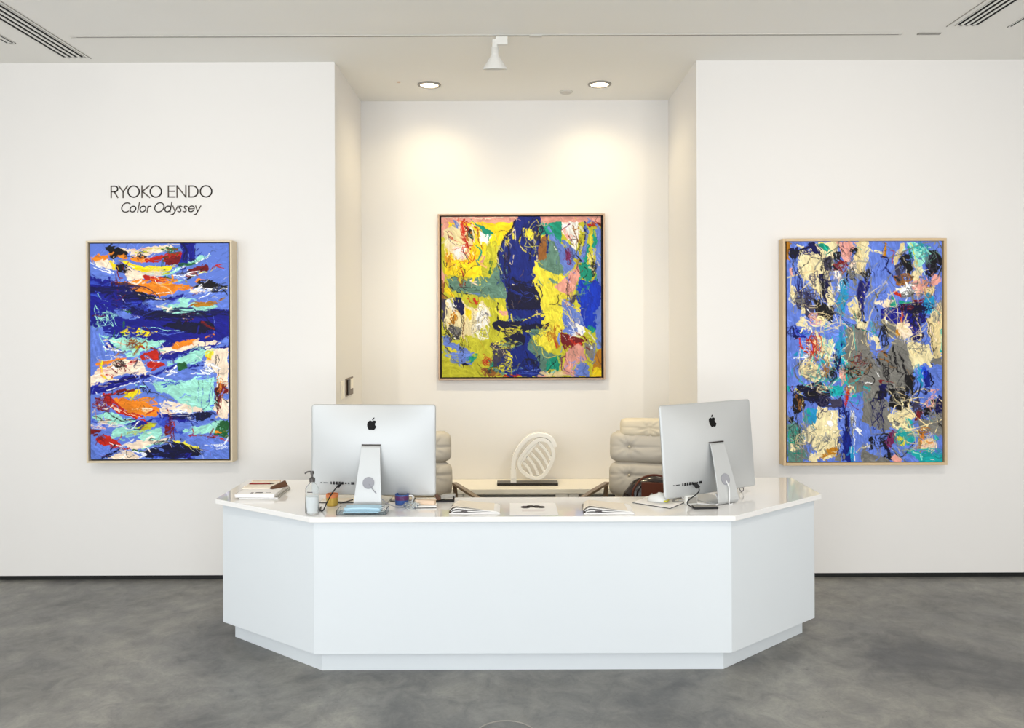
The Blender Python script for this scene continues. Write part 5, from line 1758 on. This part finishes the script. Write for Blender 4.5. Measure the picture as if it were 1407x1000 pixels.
# things behind the right computer
folder('folder', 'dark-edged tray of white papers behind the right computer stand', 'folder', (X(925, 4.38), 4.375, TOP), math.radians(31), .20, .10, ('port', 'paper'), .012)
t = thing('power_adapter', 'square white power adapter with grey face by right computer stand', 'adapter', (.955, 4.165, TOP), math.radians(12))
obj('brick', box(new(), -.032, .036, -.014, .014, 0, .048), 'mousew', t, bevel=.005, rot=(math.radians(0), 0, 0)); obj('face_plate', box(new(), -.020, .032, -.0155, -.0145, .008, .042), 'grey', t, bevel=.0005)
t = thing('cable_bundle', 'tangle of short white cables under right computer screen', 'cables', (.915, 4.235, TOP), 0)
for k, sd in enumerate((1, 4, 9)):
    rg = random.Random(sd); pts = [(rg.uniform(-.06, .05), rg.uniform(-.03, .03), .004+.006*q+rg.uniform(0, .006)) for q in range(6)]
    obj('strand', tube(new(), smoothpath(pts, 6), .0032, 8), 'cablew' if k != 1 else 'grey', t, smooth=True)
t = thing('portable_drive', 'flat black portable drive in front of the right computer stand', 'hard drive', (X(969, 4.06), 4.075, TOP), math.radians(4))
obj('case', box(new(), -.064, .064, -.022, .03, 0, .011), 'port', t, bevel=.003); obj('top_plate', box(new(), -.060, .060, -.018, .026, .011, .0118), 'grey', t)
pr = W(im_r, (-.150, -.046, .108)); pq = W(im_r, (-.152, -.072, .100))
cable('usb_cable', 'black cable from the ports of the right computer to the portable drive', 'cableb',
      [pq, pq+Vector((.0, -.008, -.03)), (X(944, 4.1), 4.10, TOP+.030), (X(947, 4.07), 4.075, TOP+.012), (X(953, 4.06), 4.068, TOP+.006)], .0032, (pr, pq+Vector((.0, 0, -.008)), .011))
g = W(im_r, (.002, -.122, .120))
cable('power_cable', 'white power cord dropping from the right computer stand', 'cablew', [g, g+Vector((.012, -.012, -.03)), g+Vector((.012, -.022, -.08)), (g.x+.008, g.y-.03, TOP+.004), (g.x+.03, g.y-.02, TOP+.0035)], .0032)
cable('white_cable', 'thick white cord curling along left side of right computer stand', 'cablew', [(X(982, 4.2), 4.19, TOP+.05), (X(986, 4.16), 4.155, TOP+.02), (X(984, 4.13), 4.13, TOP+.005), (X(972, 4.14), 4.135, TOP+.005), (X(958, 4.16), 4.16, TOP+.005), (X(950, 4.2), 4.20, TOP+.005)], .004)
t = thing('eyeglasses', 'black wire eyeglasses right of the right computer stand', 'eyeglasses', (X(1014, 4.5), 4.50, TOP), math.radians(100))
for s in (-1, 1):
    obj('rim', tube(new(), [(s*.034+.026*math.cos(a), -.0, .023+.020*math.sin(a)) for a in [2*PI*k/20 for k in range(20)]], .002, 6, closed=True, up=(0, 1, 0)), 'port', t)
    obj('temple', tube(new(), [(s*.061, 0, .03), (s*.063, .10, .028), (s*.060, .13, .006)], .0018, 6), 'port', t)
obj('bridge', tube(new(), smoothpath([(-.010, 0, .028), (0, -.001, .032), (.010, 0, .028)], 4), .0018, 6), 'port', t)
# ------------------------------------------------------------------ light
def light(kind, name, loc, energy, col, rot=(0, 0, 0), **k):
    l = bpy.data.lights.new(name, kind); l.energy = energy; l.color = col
    for a, b in k.items(): setattr(l, a, b)
    o = bpy.data.objects.new(name, l); COL.objects.link(o); o.location = loc; o.rotation_euler = rot; return o
def aim(o, tgt): o.rotation_euler = (Vector(tgt)-o.location).to_track_quat('-Z', 'Y').to_euler()
w = bpy.data.worlds.new('daylight'); SC.world = w; w.use_nodes = True
bg = w.node_tree.nodes['Background']; bg.inputs[0].default_value = (.86, .93, 1.0, 1); bg.inputs[1].default_value = .8
light('AREA', 'storefront_daylight', (-.6, FRONT-.05, 1.75), 195, (.92, .965, 1.0), (PI/2, 0, 0), shape='RECTANGLE', size=8.2, size_y=3.1)
light('AREA', 'side_fill', (-ROOMX+.03, .9, 1.7), 60, (.90, .955, 1.0), (0, -PI/2, 0), shape='RECTANGLE', size=2.4, size_y=3.4)  # unseen left window light, added to brighten the desk's left wing
light('AREA', 'side_fill', (ROOMX-.03, .9, 1.7), 38, (1.0, .97, .92), (0, PI/2, 0), shape='RECTANGLE', size=2.4, size_y=3.4)  # added warm fill that brightens the desk's right wing; no known window
o = light('AREA', 'ceiling_fill', (-.3, FRONT-.05, .7), 118, (.95, .97, 1.0), shape='RECTANGLE', size=9, size_y=1.1); aim(o, (0, 1.0, 4.6))  # unseen uplight added at the storefront to brighten the ceiling
for px in (591, 825):
    D = 5.93; light('SPOT', 'niche_downlight', (X(px, D), D, CZ-.02), 24, (1, .82, .50), (0, 0, 0), spot_size=math.radians(150), spot_blend=1, shadow_soft_size=.06)
for x, tx, tz, e in ((-2.15, -2.3, .7, 66), (1.95, 2.4, .6, 90)):
    o = light('SPOT', 'picture_spot', (x, 2.35, CZ-.12), e, (1, .90, .80), spot_size=math.radians(115), spot_blend=1, shadow_soft_size=.02); aim(o, (tx, DW, tz))
o = light('SPOT', 'track_lamp', (-.085, TY+.03, CZ-.17), 96, (1, .84, .52), spot_size=math.radians(100), spot_blend=1, shadow_soft_size=.03); aim(o, (0.05, DB, .35))
# ------------------------------------------------------------------ camera
cam = bpy.data.cameras.new('camera'); cam.sensor_width = 36; cam.lens = FPX/1407*36; cam.clip_start = .05
cam.shift_x = (703.5-VX)/1407; cam.shift_y = (VY-500)/1407
co = bpy.data.objects.new('camera', cam); COL.objects.link(co); co.location = (0, 0, EYE); co.rotation_euler = (PI/2, math.radians(ROLL), 0)
SC.camera = co
SC.view_settings.view_transform = 'Standard'; SC.view_settings.look = 'None'; SC.view_settings.exposure = EXPO; SC.view_settings.gamma = 1; SC.view_settings.use_curve_mapping = False
